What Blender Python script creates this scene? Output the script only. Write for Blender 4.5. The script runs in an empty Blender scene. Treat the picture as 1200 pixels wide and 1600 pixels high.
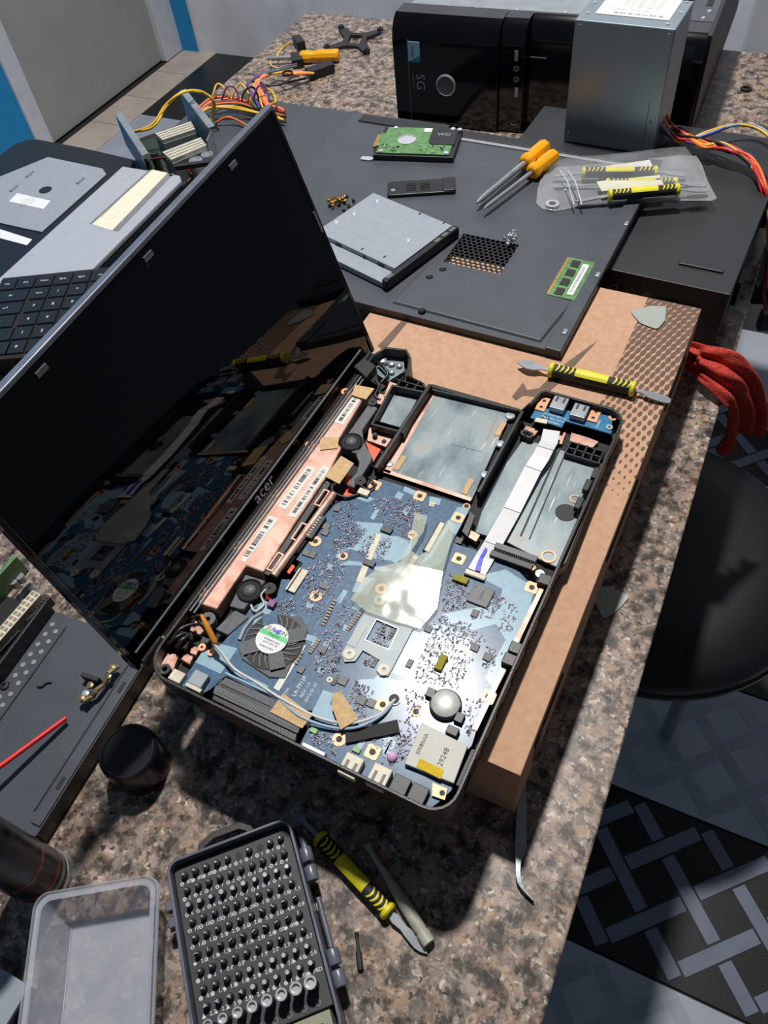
import bpy, bmesh, math, random
from mathutils import Vector, Matrix
R = math.radians
random.seed(7)
scene = bpy.context.scene
COL = scene.collection

# ---------------------------------------------------------------- camera
FPX, NADX, NADY, CAMH = 1200.0, 735.0, 1715.0, 0.60     # focal length in pixels of the 1200x1600 frame, nadir point, lens height
_d = Vector((NADX - 600, NADY - 800, FPX)).normalized()
_up = -_d
_X = Vector((1, 0, 0)); _X = (_X - _X.dot(_up) * _up).normalized()
_Y = _up.cross(_X)
if _Y.z < 0: _Y = -_Y
# rows: world axes seen in camera coordinates (x right, y down, z forward)
M3 = Matrix((_X, _Y, _up))
cam_d = bpy.data.cameras.new('camera'); cam = bpy.data.objects.new('camera', cam_d); COL.objects.link(cam)
cx, cy, cz = M3 @ Vector((1, 0, 0)), M3 @ Vector((0, -1, 0)), M3 @ Vector((0, 0, -1))
rot = Matrix((cx, cy, cz)).transposed()
cam.matrix_world = Matrix.Translation((0, 0, CAMH)) @ rot.to_4x4()
cam_d.sensor_fit = 'VERTICAL'; cam_d.sensor_height = 24.0; cam_d.lens = 24.0 * FPX / 1600.0
cam_d.clip_start = 0.02
scene.camera = cam

# ---------------------------------------------------------------- world, lamp, exposure
world = bpy.data.worlds.new('world'); scene.world = world; world.use_nodes = True
bg = world.node_tree.nodes['Background']
bg.inputs['Color'].default_value = (0.72, 0.84, 1.0, 1); bg.inputs['Strength'].default_value = 0.07
lamp_d = bpy.data.lights.new('ceiling_bulb', 'POINT'); lamp_d.shadow_soft_size = 0.065
lamp_d.energy = 235; lamp_d.color = (1.0, 0.97, 0.93)
lamp = bpy.data.objects.new('ceiling_bulb', lamp_d); COL.objects.link(lamp)
lamp.location = (-0.03, 1.17, 2.2)
vs = scene.view_settings
vs.view_transform = 'Standard'; vs.look = 'None'; vs.exposure = 0.0; vs.gamma = 1.0; vs.use_curve_mapping = False

# ---------------------------------------------------------------- geometry of the place
def ray(px, py): return M3 @ Vector((px - 600.0, py - 800.0, FPX))
def at(px, py, z=0.0):
    w = ray(px, py); t = (z - CAMH) / w.z
    return Vector((w.x * t, w.y * t, z))

# ---------------------------------------------------------------- materials
def lin(c):
    def f(v):
        v /= 255.0
        return v / 12.92 if v <= 0.04045 else ((v + 0.055) / 1.055) ** 2.4
    return (f(c[0]), f(c[1]), f(c[2]), 1)
MATS = {}
def mat(name, col, rough=0.5, metal=0.0, spec=0.5, var=0.12, scale=120.0, bump=0.0, bscale=None, coat=0.0, coat_r=0.1, rvar=0.0, emit=None):
    if name in MATS: return MATS[name]
    m = bpy.data.materials.new(name); m.use_nodes = True; nt = m.node_tree; b = nt.nodes['Principled BSDF']
    tc = nt.nodes.new('ShaderNodeTexCoord'); nz = nt.nodes.new('ShaderNodeTexNoise')
    nz.inputs['Scale'].default_value = scale; nz.inputs['Detail'].default_value = 4
    nt.links.new(tc.outputs['Object'], nz.inputs['Vector'])
    rp = nt.nodes.new('ShaderNodeValToRGB'); c = lin(col)
    rp.color_ramp.elements[0].position = 0.3; rp.color_ramp.elements[1].position = 0.7
    rp.color_ramp.elements[0].color = [x * (1 - var) for x in c[:3]] + [1]
    rp.color_ramp.elements[1].color = [min(1, x * (1 + var)) for x in c[:3]] + [1]
    nt.links.new(nz.outputs['Fac'], rp.inputs['Fac']); nt.links.new(rp.outputs['Color'], b.inputs['Base Color'])
    b.inputs['Roughness'].default_value = rough; b.inputs['Metallic'].default_value = metal
    b.inputs['Specular IOR Level'].default_value = spec
    if coat: b.inputs['Coat Weight'].default_value = coat; b.inputs['Coat Roughness'].default_value = coat_r
    if bump:
        nb = nt.nodes.new('ShaderNodeTexNoise'); nb.inputs['Scale'].default_value = bscale or scale * 4; nb.inputs['Detail'].default_value = 3
        nt.links.new(tc.outputs['Object'], nb.inputs['Vector'])
        bp = nt.nodes.new('ShaderNodeBump'); bp.inputs['Strength'].default_value = bump; bp.inputs['Distance'].default_value = 0.001
        nt.links.new(nb.outputs['Fac'], bp.inputs['Height']); nt.links.new(bp.outputs['Normal'], b.inputs['Normal'])
    if rvar:
        mr = nt.nodes.new('ShaderNodeMapRange'); mr.inputs['To Min'].default_value = max(0, rough - rvar); mr.inputs['To Max'].default_value = rough + rvar
        nt.links.new(nz.outputs['Fac'], mr.inputs['Value']); nt.links.new(mr.outputs['Result'], b.inputs['Roughness'])
    MATS[name] = m; return m
def ramp_mat(name, stops, scale, rough=0.4, detail=6, metal=0.0, bump=0.0, spec=0.5, stretch=None, rvar=0, coat=0.0):
    """noise driven colour ramp; stops = [(pos, rgb)]"""
    m = bpy.data.materials.new(name); m.use_nodes = True; nt = m.node_tree; b = nt.nodes['Principled BSDF']
    tc = nt.nodes.new('ShaderNodeTexCoord'); nz = nt.nodes.new('ShaderNodeTexNoise')
    nz.inputs['Scale'].default_value = scale; nz.inputs['Detail'].default_value = detail; nz.inputs['Roughness'].default_value = 0.6
    src = tc.outputs['Object']
    if stretch:
        mp = nt.nodes.new('ShaderNodeMapping'); mp.inputs['Scale'].default_value = stretch
        nt.links.new(src, mp.inputs['Vector']); src = mp.outputs['Vector']
    nt.links.new(src, nz.inputs['Vector'])
    rp = nt.nodes.new('ShaderNodeValToRGB'); cr = rp.color_ramp
    while len(cr.elements) < len(stops): cr.elements.new(0.5)
    for e, (p, c) in zip(cr.elements, stops): e.position = p; e.color = lin(c)
    nt.links.new(nz.outputs['Fac'], rp.inputs['Fac']); nt.links.new(rp.outputs['Color'], b.inputs['Base Color'])
    b.inputs['Roughness'].default_value = rough; b.inputs['Metallic'].default_value = metal; b.inputs['Specular IOR Level'].default_value = spec
    if coat: b.inputs['Coat Weight'].default_value = coat; b.inputs['Coat Roughness'].default_value = 0.15
    if bump:
        bp = nt.nodes.new('ShaderNodeBump'); bp.inputs['Strength'].default_value = bump; bp.inputs['Distance'].default_value = 0.001
        nt.links.new(nz.outputs['Fac'], bp.inputs['Height']); nt.links.new(bp.outputs['Normal'], b.inputs['Normal'])
    if rvar:
        mr = nt.nodes.new('ShaderNodeMapRange'); mr.inputs['To Min'].default_value = max(0, rough - rvar); mr.inputs['To Max'].default_value = rough + rvar
        nt.links.new(nz.outputs['Fac'], mr.inputs['Value']); nt.links.new(mr.outputs['Result'], b.inputs['Roughness'])
    MATS[name] = m; return m
def clear_mat(name, tint, alpha, rough=0.15, var=0.25, scale=40, bump=0.0):
    """thin clear or frosted plastic: transparent mixed with a glossy, slightly milky film"""
    m = bpy.data.materials.new(name); m.use_nodes = True; nt = m.node_tree
    b = nt.nodes['Principled BSDF']; out = nt.nodes['Material Output']
    b.inputs['Base Color'].default_value = lin(tint); b.inputs['Roughness'].default_value = rough
    tr = nt.nodes.new('ShaderNodeBsdfTransparent'); mx = nt.nodes.new('ShaderNodeMixShader')
    tc = nt.nodes.new('ShaderNodeTexCoord'); nz = nt.nodes.new('ShaderNodeTexNoise'); nz.inputs['Scale'].default_value = scale
    nt.links.new(tc.outputs['Object'], nz.inputs['Vector'])
    mr = nt.nodes.new('ShaderNodeMapRange'); mr.inputs['To Min'].default_value = alpha * (1 - var); mr.inputs['To Max'].default_value = alpha * (1 + var)
    nt.links.new(nz.outputs['Fac'], mr.inputs['Value']); nt.links.new(mr.outputs['Result'], mx.inputs['Fac'])
    nt.links.new(tr.outputs[0], mx.inputs[1]); nt.links.new(b.outputs[0], mx.inputs[2]); nt.links.new(mx.outputs[0], out.inputs['Surface'])
    if bump:
        bp = nt.nodes.new('ShaderNodeBump'); bp.inputs['Strength'].default_value = bump; bp.inputs['Distance'].default_value = 0.004
        nt.links.new(nz.outputs['Fac'], bp.inputs['Height']); nt.links.new(bp.outputs['Normal'], b.inputs['Normal'])
    MATS[name] = m; return m

def granite():
    m = bpy.data.materials.new('granite'); m.use_nodes = True; nt = m.node_tree; b = nt.nodes['Principled BSDF']; L = nt.links
    tc = nt.nodes.new('ShaderNodeTexCoord')
    nz = nt.nodes.new('ShaderNodeTexNoise'); nz.inputs['Scale'].default_value = 60; nz.inputs['Detail'].default_value = 3
    L.new(tc.outputs['Object'], nz.inputs['Vector'])
    mixv = nt.nodes.new('ShaderNodeMix'); mixv.data_type = 'VECTOR'; mixv.inputs['Factor'].default_value = 0.012
    L.new(tc.outputs['Object'], mixv.inputs['A']); L.new(nz.outputs['Color'], mixv.inputs['B'])
    def vor(scale):
        v = nt.nodes.new('ShaderNodeTexVoronoi'); v.inputs['Scale'].default_value = scale; v.inputs['Randomness'].default_value = 1; L.new(mixv.outputs['Result'], v.inputs['Vector']); return v
    def ramp(src, stops, const=False):
        r = nt.nodes.new('ShaderNodeValToRGB'); cr = r.color_ramp
        if const: cr.interpolation = 'CONSTANT'
        while len(cr.elements) < len(stops): cr.elements.new(0.5)
        for e, (p, c) in zip(cr.elements, stops): e.position = p; e.color = lin(c)
        L.new(src, r.inputs['Fac']); return r.outputs['Color']
    def sep(v):
        s = nt.nodes.new('ShaderNodeSeparateColor'); L.new(v.outputs['Color'], s.inputs['Color']); return s.outputs['Red']
    big = ramp(sep(vor(95)), [(0, (184, 154, 130)), (0.2, (150, 128, 112)), (0.38, (118, 112, 109)), (0.55, (166, 150, 138)), (0.72, (92, 86, 84)), (0.88, (162, 134, 114))], False)
    small = ramp(sep(vor(330)), [(0, (62, 58, 57)), (0.25, (138, 119, 104)), (0.5, (180, 158, 141)), (0.75, (98, 92, 90)), (0.95, (204, 190, 176))], False)
    n2 = nt.nodes.new('ShaderNodeTexNoise'); n2.inputs['Scale'].default_value = 190; n2.inputs['Detail'].default_value = 6
    L.new(tc.outputs['Object'], n2.inputs['Vector'])
    f = nt.nodes.new('ShaderNodeMapRange'); f.inputs['From Min'].default_value = 0.44; f.inputs['From Max'].default_value = 0.56; L.new(n2.outputs['Fac'], f.inputs['Value'])
    mx = nt.nodes.new('ShaderNodeMix'); mx.data_type = 'RGBA'; L.new(f.outputs['Result'], mx.inputs['Factor']); L.new(big, mx.inputs['A']); L.new(small, mx.inputs['B'])
    n3 = nt.nodes.new('ShaderNodeTexNoise'); n3.inputs['Scale'].default_value = 85; n3.inputs['Detail'].default_value = 8; n3.inputs['Roughness'].default_value = 0.62
    L.new(tc.outputs['Object'], n3.inputs['Vector'])
    dk = nt.nodes.new('ShaderNodeMapRange'); dk.inputs['From Min'].default_value = 0.39; dk.inputs['From Max'].default_value = 0.54
    dk.inputs['To Min'].default_value = 0.20; dk.inputs['To Max'].default_value = 1.0; L.new(n3.outputs['Fac'], dk.inputs['Value'])
    mm = nt.nodes.new('ShaderNodeMix'); mm.data_type = 'RGBA'; mm.blend_type = 'MULTIPLY'; mm.inputs['Factor'].default_value = 1
    L.new(mx.outputs['Result'], mm.inputs['A']); L.new(dk.outputs['Result'], mm.inputs['B']); L.new(mm.outputs['Result'], b.inputs['Base Color'])
    b.inputs['Roughness'].default_value = 0.32; b.inputs['Specular IOR Level'].default_value = 0.4
    MATS['granite'] = m; return m
def perf_box_print():
    """kraft board with a printed band of growing ovals along one long edge (x from the edge, metres)"""
    m = bpy.data.materials.new('printed_kraft'); m.use_nodes = True; nt = m.node_tree; b = nt.nodes['Principled BSDF']; L = nt.links
    def math_(op, a, c=None, d=None):
        n = nt.nodes.new('ShaderNodeMath'); n.operation = op
        for i, s in enumerate((a, c, d)):
            if s is None: continue
            if isinstance(s, (int, float)): n.inputs[i].default_value = s
            else: L.new(s, n.inputs[i])
        return n.outputs[0]
    tc = nt.nodes.new('ShaderNodeTexCoord'); sp = nt.nodes.new('ShaderNodeSeparateXYZ'); L.new(tc.outputs['Object'], sp.inputs[0])
    x, y = sp.outputs['X'], sp.outputs['Y']
    # rows run across the band and bend like waves
    bend = math_('MULTIPLY', math_('POWER', math_('ABSOLUTE', math_('SUBTRACT', x, 0.255)), 2.0), 7.0)
    yy = math_('ADD', y, bend)
    row = math_('MULTIPLY', yy, 1 / 0.0102); ri = math_('FLOOR', row)
    colx = math_('ADD', math_('MULTIPLY', x, 1 / 0.0054), math_('MULTIPLY', math_('MODULO', ri, 2.0), 0.5))
    fx = math_('SUBTRACT', math_('FRACT', colx), 0.5); fy = math_('SUBTRACT', math_('FRACT', row), 0.5)
    sk = math_('SUBTRACT', fx, math_('MULTIPLY', fy, 0.35))
    d2 = math_('ADD', math_('MULTIPLY', math_('MULTIPLY', sk, sk), 1.6), math_('MULTIPLY', math_('MULTIPLY', fy, fy), 0.9))
    dark_in = math_('LESS_THAN', d2, math_('MULTIPLY', math_('SUBTRACT', y, 0.245), 1.6))
    band = math_('GREATER_THAN', x, 0.2605)
    inside = math_('MULTIPLY', band, math_('GREATER_THAN', y, 0.245))
    print_ = math_('MULTIPLY', inside, dark_in)
    nz = nt.nodes.new('ShaderNodeTexNoise'); nz.inputs['Scale'].default_value = 160; nz.inputs['Detail'].default_value = 5; L.new(tc.outputs['Object'], nz.inputs['Vector'])
    rp = nt.nodes.new('ShaderNodeValToRGB'); rp.color_ramp.elements[0].position = .3; rp.color_ramp.elements[1].position = .7
    rp.color_ramp.elements[0].color = lin((190, 150, 122)); rp.color_ramp.elements[1].color = lin((204, 164, 136)); L.new(nz.outputs['Fac'], rp.inputs['Fac'])
    mx = nt.nodes.new('ShaderNodeMix'); mx.data_type = 'RGBA'; L.new(print_, mx.inputs['Factor']); L.new(rp.outputs['Color'], mx.inputs['A']); mx.inputs['B'].default_value = lin((112, 92, 80))
    L.new(mx.outputs['Result'], b.inputs['Base Color']); b.inputs['Roughness'].default_value = 0.8; b.inputs['Specular IOR Level'].default_value = 0.15
    MATS['printed_kraft'] = m; return m

granite(); perf_box_print()
mat('kraft', (192, 152, 125), 0.85, spec=0.15, var=0.08, scale=160)
mat('kraft_print', (118, 98, 86), 0.8, spec=0.15)
mat('black_plastic', (26, 26, 28), 0.42, bump=0.15, bscale=900)
mat('black_matte', (22, 22, 24), 0.7)
mat('black_gloss', (7, 8, 11), 0.09, spec=0.6, var=0.05)
mat('screen_gloss', (4, 5, 9), 0.02, spec=0.5, var=0.05)
mat('cap_plastic', (30, 30, 34), 0.25, var=0.1)
mat('pcb_dark', (40, 54, 40), 0.45, var=0.4, scale=200)
mat('lid_edge', (96, 101, 114), 0.32, spec=0.6, var=0.2, scale=60)
mat('panel_paint', (70, 75, 82), 0.42, var=0.1, scale=30, bump=0.12, bscale=1400)
mat('panel_paint_dark', (36, 38, 42), 0.5, var=0.1, scale=30, bump=0.12, bscale=1400)
mat('steel', (158, 164, 170), 0.36, 0.45, var=0.12, scale=50, rvar=0.08)
mat('psu_steel', (146, 160, 168), 0.36, 0.6, var=0.1, scale=10, rvar=0.06)
mat('bright_steel', (212, 214, 216), 0.25, 0.55)
mat('silver_plastic', (168, 172, 182), 0.45, var=0.04)
mat('drive_metal', (150, 157, 166), 0.55, 0.1, var=0.05)
mat('copper_pad', (222, 160, 124), 0.45, 0.3, var=0.08)
ramp_mat('copper_coat', [(0.25, (150, 104, 90)), (0.42, (204, 156, 138)), (0.52, (216, 172, 156)), (0.62, (178, 128, 110)), (0.75, (196, 176, 168))], 34, 0.42, metal=0.3, rvar=0.1)
def bay_metal():
    m = ramp_mat('bay_metal', [(0.3, (84, 98, 104)), (0.46, (116, 131, 137)), (0.58, (138, 149, 151)), (0.68, (146, 142, 138)), (0.78, (182, 142, 126))], 17, 0.42, metal=0.22, rvar=0.12, stretch=(1, 1.6, 1), bump=0.05)
    nt = m.node_tree; b = nt.nodes['Principled BSDF']; src = b.inputs['Base Color'].links[0].from_socket     # fine bright scratches
    tc = nt.nodes.new('ShaderNodeTexCoord'); mp = nt.nodes.new('ShaderNodeMapping'); mp.inputs['Rotation'].default_value = (0, 0, R(62)); mp.inputs['Scale'].default_value = (14, 190, 1)
    nz = nt.nodes.new('ShaderNodeTexNoise'); nz.inputs['Scale'].default_value = 1.6; nz.inputs['Detail'].default_value = 2
    nt.links.new(tc.outputs['Object'], mp.inputs['Vector']); nt.links.new(mp.outputs['Vector'], nz.inputs['Vector'])
    mr = nt.nodes.new('ShaderNodeMapRange'); mr.inputs['From Min'].default_value = 0.66; mr.inputs['From Max'].default_value = 0.74; mr.inputs['To Max'].default_value = 0.75; nt.links.new(nz.outputs['Fac'], mr.inputs['Value'])
    mx = nt.nodes.new('ShaderNodeMix'); mx.data_type = 'RGBA'; nt.links.new(mr.outputs['Result'], mx.inputs['Factor']); nt.links.new(src, mx.inputs['A']); mx.inputs['B'].default_value = lin((208, 214, 214)); nt.links.new(mx.outputs['Result'], b.inputs['Base Color'])
bay_metal()
mat('reader_steel', (188, 188, 178), 0.55, 0.05, var=0.04)
mat('cell_steel', (186, 186, 182), 0.42, 0.25, var=0.1, scale=400)
mat('solder_blue', (44, 86, 120), 0.5, spec=0.4, var=0.38, scale=320, coat=0.30, coat_r=0.22)
mat('pour_blue', (136, 170, 188), 0.5, spec=0.4, var=0.1, scale=200, coat=0.32, coat_r=0.22)
mat('usb_board_blue', (12, 112, 156), 0.45, spec=0.5, var=0.15, scale=200, coat=0.3)
mat('chip_black', (34, 34, 37), 0.45)
mat('chip_grey', (96, 96, 100), 0.5)
mat('smd_tan', (146, 130, 112), 0.5); mat('smd_grey', (164, 166, 180), 0.5, 0.0); mat('smd_dark', (40, 40, 52), 0.5); mat('smd_lilac', (118, 112, 150), 0.5)
mat('white_print', (226, 228, 230), 0.6, var=0.03)
mat('white_paper', (224, 222, 216), 0.75, var=0.05)
mat('cream_paper', (226, 222, 198), 0.7, var=0.05)
mat('ink_black', (24, 24, 26), 0.6)
mat('ink_grey', (122, 122, 126), 0.7)
mat('masking_tape', (202, 168, 122), 0.7, var=0.14, scale=260, bump=0.2, bscale=700)
mat('foam_grey', (102, 104, 108), 0.75, var=0.15, scale=300)
mat('rubber', (38, 38, 40), 0.65)
mat('orange_mask', (232, 92, 46), 0.5)
mat('backplate', (140, 150, 152), 0.5, 0.2, var=0.06)
mat('ivory', (214, 206, 184), 0.5)
mat('yellow_foam', (150, 142, 48), 0.8)
mat('yellow_rubber', (226, 214, 36), 0.5, var=0.06)
mat('orange_handle', (246, 168, 16), 0.35, var=0.05)
mat('pcb_green', (88, 134, 78), 0.45, var=0.35, scale=160, coat=0.2)
mat('pcb_pale_green', (128, 170, 104), 0.45, var=0.3, scale=190)
mat('gold', (214, 158, 84), 0.35, 0.8)
mat('aged_brass', (138, 120, 88), 0.4, 0.5, var=0.4, scale=300)
mat('nylon_spudger', (172, 172, 156), 0.5)
mat('pick_plastic', (164, 170, 162), 0.42, var=0.03)
mat('cloth_red', (188, 68, 58), 0.95, spec=0.1, var=0.35, scale=420, bump=0.9, bscale=900)
mat('wall_plaster', (216, 218, 226), 0.9, var=0.1, scale=9, bump=0.2, bscale=30)
mat('wall_blue', (24, 132, 190), 0.7, var=0.06, scale=20)
mat('door_grey', (150, 152, 150), 0.6, var=0.05, scale=12)
mat('frame_white', (196, 200, 208), 0.6, var=0.05, scale=20)
mat('tile_light', (176, 182, 194), 0.35, var=0.12, scale=6)
mat('tile_beige', (204, 190, 178), 0.5, var=0.12, scale=14)
mat('tile_strip', (112, 120, 138), 0.4, var=0.1, scale=30)
mat('tile_strip_light', (158, 164, 178), 0.35, var=0.08, scale=30)
mat('grout', (48, 48, 50), 0.9)
mat('leather_black', (20, 21, 25), 0.42, spec=0.45, var=0.2, scale=14)
mat('olive_plastic', (146, 148, 124), 0.55)
mat('sticker_blue', (150, 196, 222), 0.45, var=0.1); mat('sticker_teal', (52, 128, 158), 0.45)
mat('heat_sink', (214, 208, 190), 0.45, 0.3)
mat('straw_red', (214, 34, 36), 0.45)
mat('can_black', (36, 36, 40), 0.28, 0.3, var=0.7, scale=140)
mat('can_red', (150, 52, 50), 0.35)
mat('green_label', (88, 206, 122), 0.5); mat('blue_ink', (74, 70, 224), 0.5)
mat('kapton_yellow', (214, 178, 20), 0.6, spec=0.2); mat('pink_dome', (232, 176, 222), 0.35)
mat('antenna_orange', (206, 132, 40), 0.45)
for n, c in dict(yellow=(232, 186, 60), red=(206, 44, 44), black=(24, 24, 26), orange=(232, 116, 52), salmon=(236, 140, 108), purple=(120, 62, 120), blue=(70, 84, 170), pale=(150, 178, 200), green=(48, 128, 100), maroon=(110, 44, 56), grey=(150, 152, 156), white=(206, 208, 206)).items():
    mat('wire_' + n, c, 0.4, var=0.05)
clear_mat('clear_pouch', (210, 213, 217), 0.18, 0.14, 0.6, 34, 0.9)
clear_mat('frosted_lid', (196, 202, 214), 0.38, 0.35, 0.12, 18)
clear_mat('film', (222, 226, 204), 0.30, 0.08, 0.3, 26, 0.25)
mat('tray_grey', (54, 54, 58), 0.55, bump=0.1, bscale=900)
mat('ribbon_white', (214, 214, 216), 0.42, var=0.04)

def dark_lattice():
    m = ramp_mat('tile_dark', [(0.3, (16, 17, 20)), (0.62, (30, 30, 32)), (0.7, (70, 66, 62)), (0.74, (24, 24, 26))], 240, 0.4, detail=8)
    return m
dark_lattice()

# ---------------------------------------------------------------- mesh helpers
_tc = {}
def text_geo(s, size):
    k = (s, size)
    if k in _tc: return _tc[k]
    cu = bpy.data.curves.new('t', 'FONT'); cu.body = s; cu.size = size; cu.align_x = 'CENTER'; cu.align_y = 'CENTER'; cu.resolution_u = 2
    o = bpy.data.objects.new('t', cu); COL.objects.link(o)
    dg = bpy.context.evaluated_depsgraph_get(); me = bpy.data.meshes.new_from_object(o.evaluated_get(dg))
    vs_ = [v.co.copy() for v in me.vertices]; fs = [tuple(p.vertices) for p in me.polygons]
    bpy.data.objects.remove(o); bpy.data.curves.remove(cu); bpy.data.meshes.remove(me)
    _tc[k] = (vs_, fs); return _tc[k]
class MB:
    def __init__(s): s.v = []; s.f = []; s.mi = []; s.m = 0
    def add(s, vs_, fs):
        n = len(s.v); s.v += [Vector(v) for v in vs_]
        for f in fs: s.f.append(tuple(i + n for i in f)); s.mi.append(s.m)
        return s
    def box(s, c, d, rz=0.0, M=None):
        x, y, z = d[0] / 2, d[1] / 2, d[2] / 2
        vs_ = [Vector((sx * x, sy * y, sz * z)) for sz in (-1, 1) for sy in (-1, 1) for sx in (-1, 1)]
        Q = M if M else Matrix.Rotation(rz, 3, 'Z')
        vs_ = [Q @ v + Vector(c) for v in vs_]
        return s.add(vs_, [(0, 2, 3, 1), (4, 5, 7, 6), (0, 1, 5, 4), (2, 6, 7, 3), (0, 4, 6, 2), (1, 3, 7, 5)])
    def prism(s, pts, z0, z1, top_in=0.0):
        pts = [Vector((p[0], p[1])) for p in pts]; n = len(pts)
        if sum(pts[i].x * pts[(i + 1) % n].y - pts[(i + 1) % n].x * pts[i].y for i in range(n)) < 0: pts = pts[::-1]
        top = offset(pts, -top_in) if top_in else pts
        vs_ = [(p.x, p.y, z0) for p in pts] + [(p.x, p.y, z1) for p in top]
        fs = [tuple(range(n))[::-1], tuple(range(n, 2 * n))] + [(i, (i + 1) % n, n + (i + 1) % n, n + i) for i in range(n)]
        return s.add(vs_, fs)
    def wall(s, pts, th, z0, z1, closed=True, tops=None):
        """a wall of thickness th inside the outline; z1 may vary per point through tops"""
        pts = [Vector((p[0], p[1])) for p in pts]; n = len(pts)
        if sum(pts[i].x * pts[(i + 1) % n].y - pts[(i + 1) % n].x * pts[i].y for i in range(n)) < 0:
            pts = pts[::-1]; tops = tops[::-1] if tops else None
        inn = offset(pts, -th); t = tops or [z1] * n
        vs_ = [(p.x, p.y, z0) for p in pts] + [(p.x, p.y, t[i]) for i, p in enumerate(pts)] + [(p.x, p.y, t[i]) for i, p in enumerate(inn)] + [(p.x, p.y, z0) for p in inn]
        fs = []
        for i in range(n if closed else n - 1):
            j = (i + 1) % n
            fs += [(i, j, n + j, n + i), (n + i, n + j, 2 * n + j, 2 * n + i), (2 * n + i, 2 * n + j, 3 * n + j, 3 * n + i), (3 * n + i, 3 * n + j, j, i)]
        return s.add(vs_, fs)
    def cyl(s, c, r, h, seg=20, r2=None, axis=(0, 0, 1)):
        """base centre c, height h along axis"""
        r2 = r if r2 is None else r2; a = Vector(axis).normalized(); q = Vector((0, 0, 1)).rotation_difference(a).to_matrix(); c = Vector(c)
        vs_ = [c + q @ Vector((r * math.cos(2 * math.pi * i / seg), r * math.sin(2 * math.pi * i / seg), 0)) for i in range(seg)]
        vs_ += [c + q @ Vector((r2 * math.cos(2 * math.pi * i / seg), r2 * math.sin(2 * math.pi * i / seg), h)) for i in range(seg)]
        return s.add(vs_, [tuple(range(seg))[::-1], tuple(range(seg, 2 * seg))] + [(i, (i + 1) % seg, seg + (i + 1) % seg, seg + i) for i in range(seg)])
    def lathe(s, prof, c=(0, 0, 0), seg=28, axis=(0, 0, 1), closed=False):
        a = Vector(axis).normalized(); q = Vector((0, 0, 1)).rotation_difference(a).to_matrix(); c = Vector(c); k = len(prof)
        vs_ = [c + q @ Vector((r * math.cos(2 * math.pi * i / seg), r * math.sin(2 * math.pi * i / seg), z)) for i in range(seg) for r, z in prof]
        fs = []
        for i in range(seg):
            j = (i + 1) % seg
            for t in range(k if closed else k - 1):
                u = (t + 1) % k
                fs.append((i * k + t, j * k + t, j * k + u, i * k + u))
        if not closed:
            if prof[0][0] > 1e-6: fs.append(tuple(i * k for i in range(seg))[::-1])
            if prof[-1][0] > 1e-6: fs.append(tuple(i * k + k - 1 for i in range(seg)))
        return s.add(vs_, fs)
    def ring(s, c, ro, ri, h, seg=24): return s.lathe([(ri, 0), (ro, 0), (ro, h), (ri, h)], c, seg, closed=True)
    def tube(s, pts, r, seg=8, rs=None):
        pts = [Vector(p) for p in pts]; n = len(pts); N = None; vs_ = []
        for i, p in enumerate(pts):
            t = (pts[min(i + 1, n - 1)] - pts[max(i - 1, 0)]).normalized()
            if N is None: N = t.orthogonal().normalized()
            N = (N - N.dot(t) * t).normalized(); B = t.cross(N); rr = rs[i] if rs else r
            vs_ += [p + rr * (math.cos(2 * math.pi * k / seg) * N + math.sin(2 * math.pi * k / seg) * B) for k in range(seg)]
        fs = [(i * seg + k, i * seg + (k + 1) % seg, (i + 1) * seg + (k + 1) % seg, (i + 1) * seg + k) for i in range(n - 1) for k in range(seg)]
        fs += [tuple(range(seg))[::-1], tuple(range((n - 1) * seg, n * seg))]
        return s.add(vs_, fs)
    def strip(s, pts, side, th):
        """ribbon along pts; side = list of half width vectors; thickness th downwards"""
        n = len(pts); vs_ = []
        for p, w in zip(pts, side):
            p = Vector(p); w = Vector(w); vs_ += [p - w, p + w, p + w - Vector((0, 0, th)), p - w - Vector((0, 0, th))]
        fs = [(3, 2, 1, 0), tuple(4 * (n - 1) + k for k in range(4))]
        for i in range(n - 1):
            for k in range(4): fs.append((4 * i + k, 4 * i + (k + 1) % 4, 4 * i + 4 + (k + 1) % 4, 4 * i + 4 + k))
        return s.add(vs_, fs)
    def text(s, t, size, c, ax=(1, 0, 0), ay=(0, 1, 0)):
        vs_, fs = text_geo(t, size); ax = Vector(ax).normalized(); ay = Vector(ay).normalized(); c = Vector(c)
        return s.add([c + ax * v.x + ay * v.y for v in vs_], fs)
    def build(s, name, mats, parent=None, smooth=None, bevel=0.0, kind=None, label=None):
        me = bpy.data.meshes.new(name); me.from_pydata([tuple(v) for v in s.v], [], s.f)
        if not isinstance(mats, (list, tuple)): mats = [mats]
        for q in mats: me.materials.append(MATS[q])
        me.polygons.foreach_set('material_index', s.mi)
        bm = bmesh.new(); bm.from_mesh(me); bmesh.ops.recalc_face_normals(bm, faces=bm.faces); bm.to_mesh(me); bm.free()
        if smooth:
            me.polygons.foreach_set('use_smooth', [True] * len(me.polygons)); me.set_sharp_from_angle(angle=R(smooth))
        me.update()
        o = bpy.data.objects.new(name, me); COL.objects.link(o)
        if parent: o.parent = parent
        if bevel:
            b = o.modifiers.new('bevel', 'BEVEL'); b.width = bevel; b.segments = 2; b.limit_method = 'ANGLE'; b.angle_limit = R(40)
        if kind: o['kind'] = kind
        if label: o['label'] = label
        return o
def offset(pts, d):
    n = len(pts); out = []
    for i in range(n):
        a, b, c = pts[i - 1], pts[i], pts[(i + 1) % n]
        e1 = (b - a).normalized(); e2 = (c - b).normalized()
        n1 = Vector((e1.y, -e1.x)); n2 = Vector((e2.y, -e2.x)); k = 1 + n1.dot(n2)
        out.append(b + (n1 + n2) * (d / max(k, 0.35)))
    return out
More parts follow.
